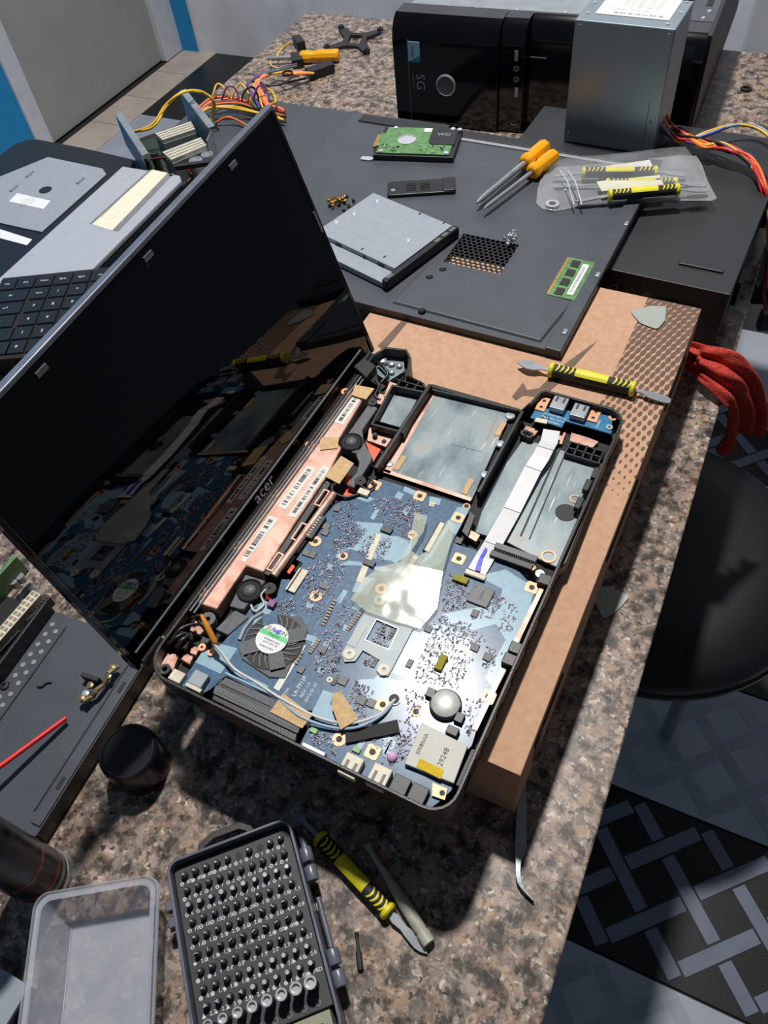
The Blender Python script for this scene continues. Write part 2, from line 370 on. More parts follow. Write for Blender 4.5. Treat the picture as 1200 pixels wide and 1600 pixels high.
def rrect(w, h, r, cx=0, cy=0, seg=5):
    pts = []
    for (sx, sy, a0) in ((1, 1, 0), (-1, 1, 90), (-1, -1, 180), (1, -1, 270)):
        for k in range(seg + 1):
            a = R(a0 + 90 * k / seg); pts.append((cx + sx * (w / 2 - r) + r * math.cos(a), cy + sy * (h / 2 - r) + r * math.sin(a)))
    return pts
def spline(pts, n=6):
    pts = [Vector(p) for p in pts]; out = []
    for i in range(len(pts) - 1):
        p0, p1, p2, p3 = pts[max(i - 1, 0)], pts[i], pts[i + 1], pts[min(i + 2, len(pts) - 1)]
        for k in range(n):
            t = k / n
            out.append(0.5 * ((2 * p1) + (p2 - p0) * t + (2 * p0 - 5 * p1 + 4 * p2 - p3) * t * t + (3 * p1 - p0 - 3 * p2 + p3) * t ** 3))
    return out + [pts[-1]]
def tag(o, label, cat, group=None, kind=None):
    o['label'] = label
    if cat: o['category'] = cat
    if group: o['group'] = group
    if kind: o['kind'] = kind
    return o
class Thing:
    """an Empty at the base of a thing; p() gives local coordinates of a photo point lying at world height z"""
    def __init__(s, name, label, cat, loc=(0, 0, 0), rz=0.0, group=None):
        s.o = bpy.data.objects.new(name, None); s.o.empty_display_size = 0.02; COL.objects.link(s.o)
        s.o.location = loc; s.o.rotation_euler = (0, 0, rz); tag(s.o, label, cat, group)
        s.loc = Vector(loc); s.W = Matrix.Translation(loc) @ Matrix.Rotation(rz, 4, 'Z'); s.I = s.W.inverted()
    def p(s, px, py, z): return s.I @ at(px, py, z)
    def ps(s, pts, z): return [s.p(a, b, z) for a, b in pts]
    def front(s, px, py, y=0.0):
        """photo point on the thing's upright plane local y = const"""
        a = s.I @ Vector((0, 0, CAMH)); b = s.I @ (Vector((0, 0, CAMH)) + ray(px, py)); d = b - a
        return a + d * ((y - a.y) / d.y)
def struct(o, label, kind='structure'): o['kind'] = kind; o['label'] = label; return o
def copy_thing(root, **kw):
    r = root.copy(); COL.objects.link(r)
    for ch in list(root.children):
        c = ch.copy(); COL.objects.link(c); c.parent = r
        for g in list(ch.children):
            d = g.copy(); COL.objects.link(d); d.parent = c
    return r
ROOM = R(-25)                                   # the table, walls and tiles run along this direction
EX, EY = Vector((math.cos(ROOM), math.sin(ROOM), 0)), Vector((-math.sin(ROOM), math.cos(ROOM), 0))
def rm(x, y, z=0.0): return EX * x + EY * y + Vector((0, 0, z))
def to_room(v): return Vector((v.dot(EX), v.dot(EY), v.z))
# ================================================================ THE ROOM
FZ = -0.75
rmz = lambda pts, z=0.0: [rm(x, y) for x, y in pts]
# floor slab with separate tiles
b = MB(); b.prism(rmz([(-2.6, -1.2), (1.6, -1.2), (1.6, 3.05), (-2.6, 3.05)]), FZ - 0.06, FZ - 0.004)
floor = struct(b.build('floor', 'grout'), 'tiled floor of pale and dark tiles below the table')
def tile(x0, y0, x1, y1, m, g=0.002):
    t = MB(); t.prism(rmz([(x0 + g, y0 + g), (x1 - g, y0 + g), (x1 - g, y1 - g), (x0 + g, y1 - g)]), FZ - 0.012, FZ)
    return t.build('tile', m, floor)
def lattice(t, x0, y0, x1, y1, m, pitch=0.108, w=0.0215, L=0.128, h=0.0012):
    """woven lattice: short strips at +45 degrees on grid nodes, at -45 degrees on cell centres"""
    for i in range(-4, 12):
        for j in range(-2, 4):
            for k in range(2):
                x = .165 + pitch * (i + .5 * k); y = y0 + .073 + .113 * (j + .5 * k)
                a = R(44.5 if k == 0 else -46); dx, dy = math.cos(a), math.sin(a); lo, hi = -L / 2, L / 2
                for p, d, mn, mx in ((x, dx, x0 + .016, x1 - .016), (y, dy, y0 + .014, y1 - .014)):
                    t0, t1 = (mn - p) / d, (mx - p) / d
                    if t0 > t1: t0, t1 = t1, t0
                    lo, hi = max(lo, t0), min(hi, t1)
                if hi - lo < 0.03: continue
                sx, sy = -dy * w / 2, dx * w / 2
                q = [(x + dx * lo + sx, y + dy * lo + sy), (x + dx * hi + sx, y + dy * hi + sy), (x + dx * hi - sx, y + dy * hi - sy), (x + dx * lo - sx, y + dy * lo - sy)]
                s = MB(); s.prism(rmz(q), FZ - 0.001, FZ + h + .0001 * k); s.build('woven_strip', m, t)
ys = [-0.26, -0.008, 0.244, 0.497, 0.75, 1.0, 1.25, 1.5, 1.75]
for r in range(len(ys) - 1):
    dark = r % 2 == 0
    for c, (xa, xb) in enumerate(((-0.25, 0.62), (0.62, 1.45))):
        t = tile(xa, ys[r], xb, ys[r + 1], 'tile_dark' if dark else 'tile_light')
        if c == 0 and r in (0, 2, 4, 6): lattice(t, xa, ys[r], xb, ys[r + 1], 'tile_strip')
        if c == 0 and r in (1, 3, 5): lattice(t, xa, ys[r], xb, ys[r + 1], 'tile_strip_light', h=0.0004)
for i in range(6):
    tile(-2.43, 1.55 + i * .22, -2.26, 1.77 + i * .22, 'tile_beige')
tile(-2.26, 1.55, -1.9, 2.31, 'tile_light'); tile(-2.26, 2.31, -1.2, 2.86, 'tile_dark'); tile(-1.9, 1.55, -1.2, 2.31, 'tile_dark')
# walls
b = MB(); b.prism(rmz([(-2.6, 2.86), (1.6, 2.86), (1.6, 2.98), (-2.6, 2.98)]), FZ - .06, 1.9)
wall_back = struct(b.build('wall_back', 'wall_plaster'), 'rough pale plaster wall behind the table')
b = MB(); b.prism(rmz([(-2.429, 2.852), (-2.345, 2.852), (-2.355, 2.8602), (-2.429, 2.8602)]), FZ, 1.9); struct(b.build('blue_stripe', 'wall_blue', wall_back), 'blue painted stripe')
b = MB()
b.prism(rmz([(-2.6, -1.0), (-2.44, -1.0), (-2.44, 1.93), (-2.6, 1.93)]), FZ - .06, 1.9)
b.prism(rmz([(-2.6, 2.74), (-2.44, 2.74), (-2.44, 2.98), (-2.6, 2.98)]), FZ - .06, 1.9)
b.prism(rmz([(-2.6, 1.93), (-2.44, 1.93), (-2.44, 2.74), (-2.6, 2.74)]), 1.35, 1.9)
struct(b.build('wall_left', 'wall_blue'), 'blue painted wall beside the grey door')
b = MB(); b.prism(rmz([(-2.50, 2.0), (-2.455, 2.0), (-2.455, 2.735), (-2.50, 2.735)]), FZ + .005, 1.30)
door = struct(b.build('door_1', 'door_grey', bevel=.003), 'flat grey door in a white frame')
b = MB(); b.lathe([(.0, 0), (.022, 0), (.022, .006), (.010, .01), (.010, .04), (.026, .05), (.028, .065), (.0, .075)], rm(-2.455, 2.07, .25), 16, axis=EX); b.build('door_knob', 'steel', door, 40)
b = MB()
b.prism(rmz([(-2.51, 1.93), (-2.43, 1.93), (-2.43, 2.0), (-2.51, 2.0)]), FZ, 1.35); b.prism(rmz([(-2.51, 2.735), (-2.43, 2.735), (-2.43, 2.86), (-2.51, 2.86)]), FZ, 1.35)
b.prism(rmz([(-2.51, 1.93), (-2.43, 1.93), (-2.43, 2.74), (-2.51, 2.74)]), 1.30, 1.35)
struct(b.build('trim_1', 'frame_white', bevel=.003), 'white frame around the grey door')

# ================================================================ THE TABLE
T = Thing('granite_table', 'brown speckled granite table carrying all the computer parts', 'table', rm(-0.445, 0.4, FZ), ROOM)
b = MB(); b.prism([(-.475, -.75), (.473, -.75), (.473, 1.08), (-.475, 1.08)], -FZ - .022, -FZ); b.build('tabletop', 'granite', T.o, bevel=.0015)
b = MB(); b.wall([(-.42, -.70), (.42, -.70), (.42, 1.03), (-.42, 1.03)], .03, -FZ - .09, -FZ - .0225); b.build('apron', 'black_matte', T.o)
for sx in (-1, 1):
    for yy in (-.67, 1.0):
        b = MB(); b.box((sx * .39, yy, (-FZ - .0225) / 2), (.05, .05, -FZ - .0225)); b.build('leg', 'black_matte', T.o, bevel=.004)

# ================================================================ STOOL and far cabinet
c = Vector((.290, .598, 0))
T = Thing('round_stool', 'round stool with a black padded seat beside the table', 'stool', (c.x, c.y, FZ))
b = MB(); b.lathe([(0, .40), (.18, .40), (.200, .41), (.207, .43), (.205, .452), (.190, .468), (.13, .474), (0, .470)], (0, 0, 0), 56); b.build('seat', 'leather_black', T.o, 50)
b = MB(); b.lathe([(.2055, .424), (.2095, .426), (.2095, .432), (.2055, .434)], (0, 0, 0), 56, closed=True); b.build('piping', 'black_plastic', T.o, 60)
for k in range(4):
    a = R(45 + 90 * k); b = MB(); b.tube([(.11 * math.cos(a), .11 * math.sin(a), .40), (.125 * math.cos(a), .125 * math.sin(a), .0)], .011, 10); b.build('leg', 'steel', T.o, 40)

T = Thing('white_cabinet', 'pale cabinet with a black bottom trim beyond the back of the table', 'cabinet', rm(.22, 2.2, FZ), ROOM)
b = MB(); b.box((0, 0, .97), (.66, .9, .86)); b.build('body', 'frame_white', T.o, bevel=.006)
b = MB(); b.box((0, 0, .525), (.67, .91, .03)); b.build('bottom_trim', 'black_plastic', T.o, bevel=.004)
for sx in (-1, 1):
    for sy in (-1, 1):
        b = MB(); b.box((sx * .3, sy * .42, .255), (.04, .04, .51)); b.build('leg', 'frame_white', T.o, bevel=.003)

# ================================================================ CARDBOARD BOX (under the laptop)
BOXZ = 0.085
o = rm(-.345, .18); T = BOX = Thing('cardboard_box', 'brown cardboard box with a printed oval pattern under the laptop', 'box', o, ROOM + R(-1.5))
BW, BD = .314, .514
b = MB(); b.prism([(0, 0), (BW, 0), (BW, BD), (0, BD)], .0005, BOXZ - .003); b.build('carton_body', 'kraft', T.o, bevel=.001)
b = MB(); b.prism([(0, 0), (BW, 0), (BW, BD), (0, BD)], BOXZ - .0028, BOXZ); b.build('carton_lid', 'printed_kraft', T.o, bevel=.0008)
for y0, y1 in ((.03, .09), (.20, .29), (.385, .46)):     # tuck flap slots in the right side
    b = MB(); b.box((BW + .0004, (y0 + y1) / 2, BOXZ - .020), (.0016, y1 - y0, .006)); b.build('flap_slot', 'black_matte', T.o)
b = MB(); b.box((BW + .0004, .04, .045), (.0012, .01, .05)); b.build('side_print', 'kraft_print', T.o)
# printed arrow-like emblem on the lid
b = MB()
P = T.ps([(933, 533), (878, 572), (842, 607), (824, 610), (817, 598), (800, 620), (806, 626), (818, 618), (846, 622), (872, 600)], BOXZ)
b.prism(P, BOXZ, BOXZ + .0003); b.build('printed_emblem', 'kraft_print', T.o); b = MB(); b.prism(T.ps([(632, 497), (640, 500), (600, 548), (590, 541)], BOXZ), BOXZ, BOXZ + .0003); b.build('printed_stripe', 'kraft_print', T.o)

# ================================================================ SLIM DESKTOP CASE
CZ = 0.0805
T = Thing('desktop_case', 'black slim desktop case lying flat under the vented side panel', 'computer case', rm(.004, .722), ROOM + R(-2.5))
W, D = .318, .322
b = MB(); b.box((-W / 2, D / 2, CZ / 2 + .002), (W, D, CZ - .004)); b.build('body', 'panel_paint_dark', T.o, bevel=.0015)
b = MB(); b.box((-W / 2, D / 2, CZ - .0005), (W + .001, D + .001, .002)); b.build('top_cover', 'panel_paint_dark', T.o, bevel=.0008)
b = MB(); q = T.p(1095, 419, CZ); b.box((q.x, q.y, CZ + .0016), (.046, .006, .0026)); b.build('raised_rib', 'panel_paint_dark', T.o, bevel=.001)
b = MB(); b.box((-.047, -.0008, CZ - .024), (.044, .0016, .004)); b.build('front_slot', 'panel_paint', T.o)
b = MB()
for k, s in enumerate(('\u25c1', '(!)', '\u00ae')):
    b.text(s, .012, (-.118 + k * .019, -.0003, CZ - .022), (1, 0, 0), (0, 0, 1))
b.build('front_icons', 'ink_grey', T.o)
for y in (.08, .24):
    b = MB(); b.box((.003, y, CZ - .045), (.006, .03, .03)); b.build('side_latch', 'black_plastic', T.o, bevel=.001)
for sx in (-.03, -.28):
    for sy in (.04, .28):
        b = MB(); b.cyl((sx, sy, 0), .009, .0025, 12); b.build('rubber_foot', 'rubber', T.o)

# ================================================================ VENTED SIDE PANEL
PZ = 0.0936      # top of the panel
T = PANEL = Thing('side_panel', 'dark grey steel side panel with a hexagon vent and raised field', 'case panel', rm(-.53, .556, 0), ROOM + R(-2.0))
def pp(px, py, z=PZ): return T.p(px, py, z)
xr = .5 * (pp(870, 553).x + pp(1003, 325).x); yb = .5 * (pp(600, 186).y + pp(935, 237).y); yf = .5 * (pp(560, 470).y + pp(870, 553).y); xl = -.02
# vent opening
v = T.ps([(722, 372), (805, 376), (790, 434), (694, 408)], PZ - .001); vx0 = min(v[0].x, v[3].x); vx1 = .5 * (v[1].x + v[2].x); vy0 = .5 * (v[2].y + v[3].y); vy1 = .5 * (v[0].y + v[1].y)
b = MB(); th = .0012; z0 = PZ - th
def rc(x0, y0, x1, y1, za, zb): b.prism([(x0, y0), (x1, y0), (x1, y1), (x0, y1)], za, zb)
rc(xl, yf, vx0, yb, z0, PZ); rc(vx1, yf, xr, yb, z0, PZ); rc(vx0, yf, vx1, vy0, z0, PZ); rc(vx0, vy1, vx1, yb, z0, PZ)
b.build('sheet', 'panel_paint', T.o)
b = MB(); hx = .0060; rows = int((vy1 - vy0) / (hx * .866)) + 1; cols = int((vx1 - vx0) / hx) + 1
for i in range(rows):
    for j in range(cols):
        cx = vx0 + (j + .5 * (i % 2)) * hx; cy = vy0 + i * hx * .866 + .002
        if cx < vx0 or cx > vx1 or cy > vy1 - .001: continue
        ro, ri = hx / math.sqrt(3) * 1.02, hx * .45
        O = [(cx + ro * math.cos(R(30 + 60 * k)), cy + ro * math.sin(R(30 + 60 * k))) for k in range(6)]; I = [(cx + ri * math.cos(R(30 + 60 * k)), cy + ri * math.sin(R(30 + 60 * k))) for k in range(6)]
        b.add([(x, y, PZ - .0004) for x, y in O + I] + [(x, y, PZ - .0010) for x, y in I], [(k, (k + 1) % 6, 6 + (k + 1) % 6, 6 + k) for k in range(6)] + [(6 + k, 6 + (k + 1) % 6, 12 + (k + 1) % 6, 12 + k) for k in range(6)])
b.build('vent_mesh', 'panel_paint_dark', T.o)
b = MB()
rc(xl, yf, xr, yf + .0014, PZ - .0082, PZ - .001); rc(xr - .0014, yf, xr, yb, PZ - .0080, PZ - .001); rc(xl, yb - .0014, xr, yb, PZ - .0110, PZ - .001); rc(xl, yf, xl + .0014, yb, PZ - .0080, PZ - .001)
b.build('folded_edge', 'black_plastic', T.o)
b = MB(); b.box((xr - .0085, (yf + yb) / 2, PZ + .0012), (.016, yb - yf, .0026)); b.build('side_rail', 'panel_paint', T.o, bevel=.0008)
b = MB(); b.box(((xl + xr) / 2, yb - .009, PZ + .001), (xr - xl - .03, .017, .002)); b.build('rear_rail', 'panel_paint_dark', T.o, bevel=.0008)
b = MB(); b.box(((.1 + xr) / 2, yb - .021, PZ + .0006), (xr - .13, .006, .0010)); b.build('grey_strip', 'wire_grey', T.o)
b = MB(); P = T.ps([(668, 414), (690, 416), (897, 472), (845, 536), (612, 474)], PZ); b.prism(P, PZ, PZ + .0022, .002); b.build('raised_field', 'panel_paint', T.o, bevel=.0006)
for px, py in ((671, 433), (692, 421), (659, 485), (842, 512)):
    q = pp(px, py, PZ + .002); b = MB(); b.lathe([(0, .0004), (.0012, .0004), (.0016, .0012), (.0030, .0016), (.0036, .0010), (.0042, 0)], (q.x, q.y, PZ + .0021 if px != 842 else PZ), 16); b.build('screw_dimple', 'panel_paint_dark', T.o, 50)
for px, py in ((979, 350), (934, 430), (883, 519)):
    q = pp(px, py, PZ + .002); b = MB(); b.box((q.x, q.y, PZ + .0030), (.004, .007, .0012)); b.build('rail_tab', 'steel', T.o, bevel=.0004)

# ================================================================ LOWER BLACK PANEL (behind the screen)
LZ = 0.012
T = Thing('plain_panel', 'plain black case panel lying behind the open screen', 'case panel', rm(-.66, .79), ROOM)
P = T.ps([(428, 152), (600, 188)], LZ); yb = .5 * (P[0].y + P[1].y)
LP = [(-.070, -.26), (.20, -.26), (.20, yb), (-.24, yb), (-.24, .055), (-.070, .055)]
b = MB(); b.prism(LP, LZ - .0012, LZ); b.build('sheet', 'panel_paint', T.o)
b = MB(); b.wall(LP, .0014, .0005, LZ - .0013); b.build('folded_edge', 'black_plastic', T.o)
for px, py in ((560, 200), (505, 258)):
    q = T.p(px, py, LZ); b = MB(); b.box((q.x, q.y, LZ + .0004), (.003, .008, .0010), R(20)); b.build('punched_slot', 'black_matte', T.o)
# debris chips on it
# ================================================================ THE OPEN LAPTOP
RIM = 0.108
Lc = at(219.5, 1046, RIM); Tc = at(593, 538, RIM); LA = math.atan2(Tc.y - Lc.y, Tc.x - Lc.x); LW = (Tc - Lc).length
T = LAP = Thing('laptop', 'open black laptop with its keyboard removed and blue mainboard bare', 'laptop', (Lc.x, Lc.y, BOXZ), LA)
HZ = lambda z: z - BOXZ                 # local height of a world height
def lp(px, py, z): return T.p(px, py, z)
def lps(pts, z): return [T.p(a, b_, z) for a, b_ in pts]
def plate(name, pts, z, th, m, parent=None, bevel=0.0, inset=0.0, label=None):
    b = MB(); b.prism(lps(pts, z), HZ(z - th), HZ(z), inset); return b.build(name, m, parent or T.o, bevel=bevel, label=label)
def lbox(b, px, py, z, du, dv, dz, rz=0.0):
    """box with its top at world height z; du along the hinge, dv across"""
    q = lp(px, py, z); b.box((q.x, q.y, HZ(z) - dz / 2), (du, dv, dz), rz); return q
# ---- base shell
D = .2425
def arc(cx, cy, r, a0, a1, n=6): return [(cx + r * math.cos(R(a0 + (a1 - a0) * k / n)), cy + r * math.sin(R(a0 + (a1 - a0) * k / n))) for k in range(n + 1)]
bay = lps([(666, 603), (806, 636)], RIM - .008)
out = arc(.022, -.022, .022, 90, 180) + arc(.018, -D + .018, .018, 180, 270) + arc(LW - .016, -D + .016, .016, 270, 360)
ry = lp(846, 608, RIM).y
out += [(LW, ry - .004), (LW - .004, ry), (bay[1].x + .002, ry + .004), (bay[1].x, ry + .010), (bay[0].x, bay[0].y), (bay[0].x + .004, bay[0].y + .004)]
hb = lps([(640, 584), (641, 560), (637, 548), (606, 543)], RIM)
out += [(hb[0].x - .002, hb[0].y), (hb[1].x + .002, hb[1].y), (hb[2].x + .002, hb[2].y + .002), (hb[3].x, hb[3].y + .003), (LW - .008, -.004), (LW - .016, 0)]
nrec = [i for i, p in enumerate(out) if abs(p[0] - bay[0].x) < .0045 and p[1] <= bay[0].y + .005 or abs(p[0] - bay[1].x) < .001 and abs(p[1] - ry - .010) < .001]
tops = [HZ(RIM) - (.009 if i in nrec else 0) for i in range(len(out))]
b = MB(); b.prism(out, .0006, .0026); b.build('base_bottom', 'black_plastic', T.o)
b = MB(); b.wall(out, .0024, .0022, HZ(RIM), tops=tops); b.build('base_rim', 'black_plastic', T.o, bevel=.0005)
# inner floor liner
b = MB(); b.prism([p for p in offset([Vector(p) for p in out][::1], -.003 if sum(out[i][0] * out[(i + 1) % len(out)][1] - out[(i + 1) % len(out)][0] * out[i][1] for i in range(len(out))) > 0 else .003)], .0027, .0045); b.build('inner_floor', 'black_matte', T.o)
# side vents and latches along the front rim
b = MB()
for k in range(12): b.box((.03 + k * .027, -D - .0002, .012), (.010, .0012, .004))
b.build('rim_catch', 'black_matte', T.o)
# hinge-side double rib
b = MB()
b.tube([(.055, -.0045, HZ(.1075)), (.335, -.0045, HZ(.1075))], .0009, 6); b.tube([(.055, -.0078, HZ(.107)), (.335, -.0078, HZ(.107))], .0008, 6); b.build('hinge_rib', 'steel', T.o, 50)

# ---- copper coated channel along the hinge
cz = .106
cop = plate('copper_channel', [(308, 942), (338, 952), (384, 884), (411, 894), (470, 803), (512, 742), (533, 700), (527, 690), (574, 612), (547, 602)], cz, .015, 'copper_coat', bevel=.0012)
for poly in ([(480, 727), (495, 732), (446, 797), (434, 791)], [(505, 727), (516, 732), (462, 809), (449, 806)], [(420, 805), (436, 810), (383, 879), (376, 876)], [(552, 618), (564, 623), (536, 664), (522, 659)]):
    lb = plate('barcode_label', poly, cz + .0003, .0003, 'white_paper', cop)
    q = lps(poly, cz + .0003); c0 = sum(q, Vector()) / 4; L_ = ((q[0] + q[1]) / 2 - (q[2] + q[3]) / 2); wv = (q[0] - q[1]); n = int(L_.length / .0011)
    b = MB(); d = L_.normalized(); a = math.atan2(d.y, d.x); wd = wv.length; nrm = wv.normalized()
    for k in range(n):
        if random.random() < .3: continue
        p_ = c0 + d * ((k + .5) / n - .5) * L_.length * .86; b.box((p_.x + nrm.x * wd * .06, p_.y + nrm.y * wd * .06, HZ(cz) + .00045), (random.choice((.0003, .0005, .0007)), wd * .42, .0002), a)
    b.build('barcode', 'ink_black', cop)
for poly, h in (([(555, 601), (585, 607), (572, 624), (550, 617)], .0025), ([(500, 683), (530, 683), (527, 700), (500, 703)], .001), ([(533, 712), (553, 724), (530, 756), (508, 744)], .0015)):
    plate('tape_patch', poly, cz + h, .0012, 'masking_tape')
for px, py in ((430, 772), (371, 853), (318, 926), (484, 695), (540, 612)):
    q = lp(px, py, cz); b = MB(); b.ring((q.x, q.y, HZ(cz) - .004), .0042, .0018, .0045, 18); b.build('screw_eyelet', 'copper_pad', cop, 40)
for poly in ([(474, 712), (470, 724), (465, 735), (461, 730)], [(420, 799), (413, 812), (403, 819), (400, 815)], [(366, 872), (360, 885), (347, 895), (345, 890)]):
    plate('fabric_patch', poly, cz + .0004, .0005, 'masking_tape', cop)
# dark rail with copper rod beside the channel
plate('cable_rail', [(411, 896), (420, 900), (520, 752), (513, 744)], .1035, .012, 'black_plastic', bevel=.0006)
b = MB(); a_, c_ = lp(427, 899, .103), lp(521, 771, .103); b.tube([(a_.x, a_.y, HZ(.102)), (c_.x, c_.y, HZ(.102))], .0032, 12); b.build('copper_rod', 'copper_coat', T.o, 50)
for px, py in ((430, 878), (468, 831), (503, 778)):
    b = MB(); q = lp(px, py, .104); b.wall([(q.x - .009, q.y - .003), (q.x + .009, q.y - .003), (q.x + .009, q.y + .003), (q.x - .009, q.y + .003)], .0012, HZ(.098), HZ(.1045)); b.build('clip_frame', 'copper_coat', T.o)
# ---- speakers
def speaker(poly, cone, bosses, name='speaker'):
    o = plate(name, poly, .1025, .009, 'foam_grey', bevel=.0012)
    q = lp(cone[0], cone[1], .1035)
    b = MB(); b.lathe([(.0102, 0), (.0102, .0012), (.0092, .0018), (.0082, .0006), (.0070, .0004), (.0058, .0014), (.0050, .0012)], (q.x, q.y, HZ(.1026)), 28); b.build('surround', 'black_matte', o, 50)
    b = MB(); b.lathe([(.0052, 0), (.0046, .0010), (.0030, .0022), (0, .0027)], (q.x, q.y, HZ(.1032)), 24); b.build('dome', 'chip_grey', o, 60)
    for px, py, r in bosses:
        q = lp(px, py, .104); b = MB(); b.lathe([(0, .006), (.0009, .006), (.0010, .0075), (r, .0075), (r, 0)], (q.x, q.y, HZ(.0965)), 18); b.build('screw_boss', 'rubber', o, 40)
    return o
speaker([(383, 897), (415, 907), (380, 953), (358, 947)], (390, 922), [(421, 919, .0052)])
sp2 = speaker([(577, 629), (590, 637), (566, 672), (568, 688), (557, 709), (530, 699), (538, 684), (550, 668)], (549, 690), [(582, 628, .0044)])
plate('speaker_arm', [(568, 690), (582, 714), (579, 722), (553, 762), (541, 757), (557, 738), (561, 722), (556, 710)], .1015, .007, 'foam_grey', sp2, .001)
q = lp(563, 752, .102); b = MB(); b.lathe([(0, .006), (.001, .006), (.0011, .0072), (.0050, .0075), (.0050, 0)], (q.x, q.y, HZ(.0955)), 18); b.build('screw_boss', 'rubber', sp2, 40)
plate('foam_block', [(367, 953), (389, 964), (356, 992), (336, 983)], .1005, .007, 'foam_grey', bevel=.0008)
for poly, z in (([(571, 690), (595, 702), (583, 722)], .094), ([(541, 742), (550, 743), (545, 757), (539, 755)], .0985), ([(540, 762), (556, 768), (548, 782), (534, 778)], .094), ([(455, 880), (461, 885), (452, 897), (448, 893)], .096)):
    plate('orange_bracket', poly, z, .002, 'orange_mask')
# ---- bays
sb = plate('battery_bay', [(616, 604), (658, 613), (627, 668), (585, 656)], .0945, .002, 'bay_metal')
P = lps([(612, 597), (664, 608), (630, 674), (578, 660)], .106)
b = MB(); b.wall([(p.x, p.y) for p in P], .0022, HZ(.090), HZ(.1035)); b.build('bay_wall', 'black_plastic', sb, bevel=.0004)
b = MB()
for k in range(3):
    a_ = lp(628 + k * 13, 590 + k * 3, .104); b.box((a_.x - .004, a_.y, HZ(.099)), (.014, .001, .008))
a_, c_ = lp(618, 592, .104), lp(662, 602, .104); m_ = (a_ + c_) / 2; b.box((m_.x, m_.y, HZ(.0995)), (.0012, (a_ - c_).length, .007)); b.build('rib', 'black_plastic', sb)
pl = plate('copper_plate', [(577, 667), (617, 678), (603, 698), (574, 688)], .0945, .003, 'copper_coat')
for px, py in ((586, 676), (597, 678), (600, 690), (586, 683)):
    q = lp(px, py, .0946); b = MB(); b.cyl((q.x, q.y, HZ(.0946)), .0022, .0008 if px != 586 or py != 683 else .004, 14); b.build('post', 'rubber', pl)
od = plate('drive_bay_plate', [(676, 606), (800, 641), (737, 782), (597, 736)], .0935, .0025, 'bay_metal', bevel=.0006)
plate('pressed_field', [(735, 640), (777, 652), (752, 706), (706, 694)], .0939, .0004, 'bay_metal', od, .0003)
for px, py, r in ((797, 650, .0048), (782, 694, .0042), (758, 742, .004), (608, 725, .004)):
    q = lp(px, py, .0936); b = MB(); b.lathe([(r, 0), (r * .85, .0012), (r * .2, .0014), (0, .0014)], (q.x, q.y, HZ(.0935)), 18); b.build('pressed_bump', 'steel', od, 50)
for poly in ([(677, 607), (684, 609), (609, 740), (598, 736)], [(602, 733), (738, 778), (735, 783), (597, 737)]):
    plate('copper_border', poly, .0938, .0004, 'copper_coat', od)
for px, py in ((782, 670), (625, 723), (731, 760)):
    b = MB(); lbox(b, px, py, .0942, .017, .0048, .0012); b.build('spring_tab', 'masking_tape', od)
b = MB(); P = lps([(668, 604), (592, 738)], .100); b.box(((P[0].x + P[1].x) / 2, (P[0].y + P[1].y) / 2, HZ(.0985)), ((P[0] - P[1]).length, .004, .012)); b.build('bay_divider', 'black_plastic', T.o, bevel=.0008)
b = MB(); P = lps([(812, 645), (752, 775)], .100); b.box(((P[0].x + P[1].x) / 2, (P[0].y + P[1].y) / 2, HZ(.0980)), ((P[0] - P[1]).length, .0035, .012)); b.build('bay_divider', 'black_plastic', T.o, bevel=.0008)
b = MB(); P = lps([(674, 603), (812, 642)], .0955); b.box(((P[0].x + P[1].x) / 2 - .001, (P[0].y + P[1].y) / 2, HZ(.0945)), (.004, (P[0] - P[1]).length, .006)); b.build('bay_lip', 'black_plastic', T.o, bevel=.0006)
hd = plate('disk_bay_plate', [(817, 687), (850, 694), (933, 721), (921, 762), (908, 800), (870, 886), (849, 877), (790, 846), (742, 832), (752, 800), (792, 722)], .0945, .003, 'bay_metal', bevel=.0006)
for poly in ([(873, 700), (876, 701), (815, 838), (812, 837)], [(884, 704), (886, 705), (828, 843), (826, 842)]):
    plate('press_line', poly, .0948, .0005, 'ink_black', hd)
q = lp(884, 801, .0945); b = MB(); b.cyl((q.x, q.y, HZ(.0945)), .0085, .0005, 28); b.build('cable_hole', 'ink_black', hd, label='black round hole')
for px, py, r in ((898, 780, .0042), (857, 870, .006), (927, 727, .003)):
    q = lp(px, py, .0945); b = MB(); b.ring((q.x, q.y, HZ(.0945)), r, r * .75, .0008, 20); b.build('pressed_ring', 'copper_pad', hd, 50)
wl = plate('bay_edge', [(938, 722), (946, 726), (886, 880), (872, 890)], .103, .012, 'black_plastic', bevel=.0008)
for px, py in ((918, 757), (905, 785), (931, 738)):
    b = MB(); lbox(b, px, py, .1045, .012, .005, .006); b.build('latch_block', 'black_plastic', wl, bevel=.0006)
gb = MB()
for k in range(5):
    a_, c_ = lp(890 + k * 13, 690 + k * 3.6, .1), lp(885 + k * 13, 708 + k * 3.6, .1); gb.box(((a_.x + c_.x) / 2, (a_.y + c_.y) / 2, HZ(.096)), (.015, .0012, .009))
for k in range(3):
    a_, c_ = lp(890 - k * 4, 690 + k * 9, .1), lp(945 - k * 4, 706 + k * 9, .1); m_ = (a_ + c_) / 2; gb.box((m_.x, m_.y, HZ(.096)), (.0012, (a_ - c_).length, .009))
gb.build('rib_grid', 'black_plastic', T.o)
for poly, z in (([(822, 665), (842, 672), (826, 690), (812, 684)], .0935), ([(893, 676), (920, 684), (935, 690), (925, 700), (890, 690)], .0935), ([(868, 672), (884, 676), (878, 694), (862, 690)], .093)):
    plate('copper_floor', poly, z, .003, 'copper_coat')
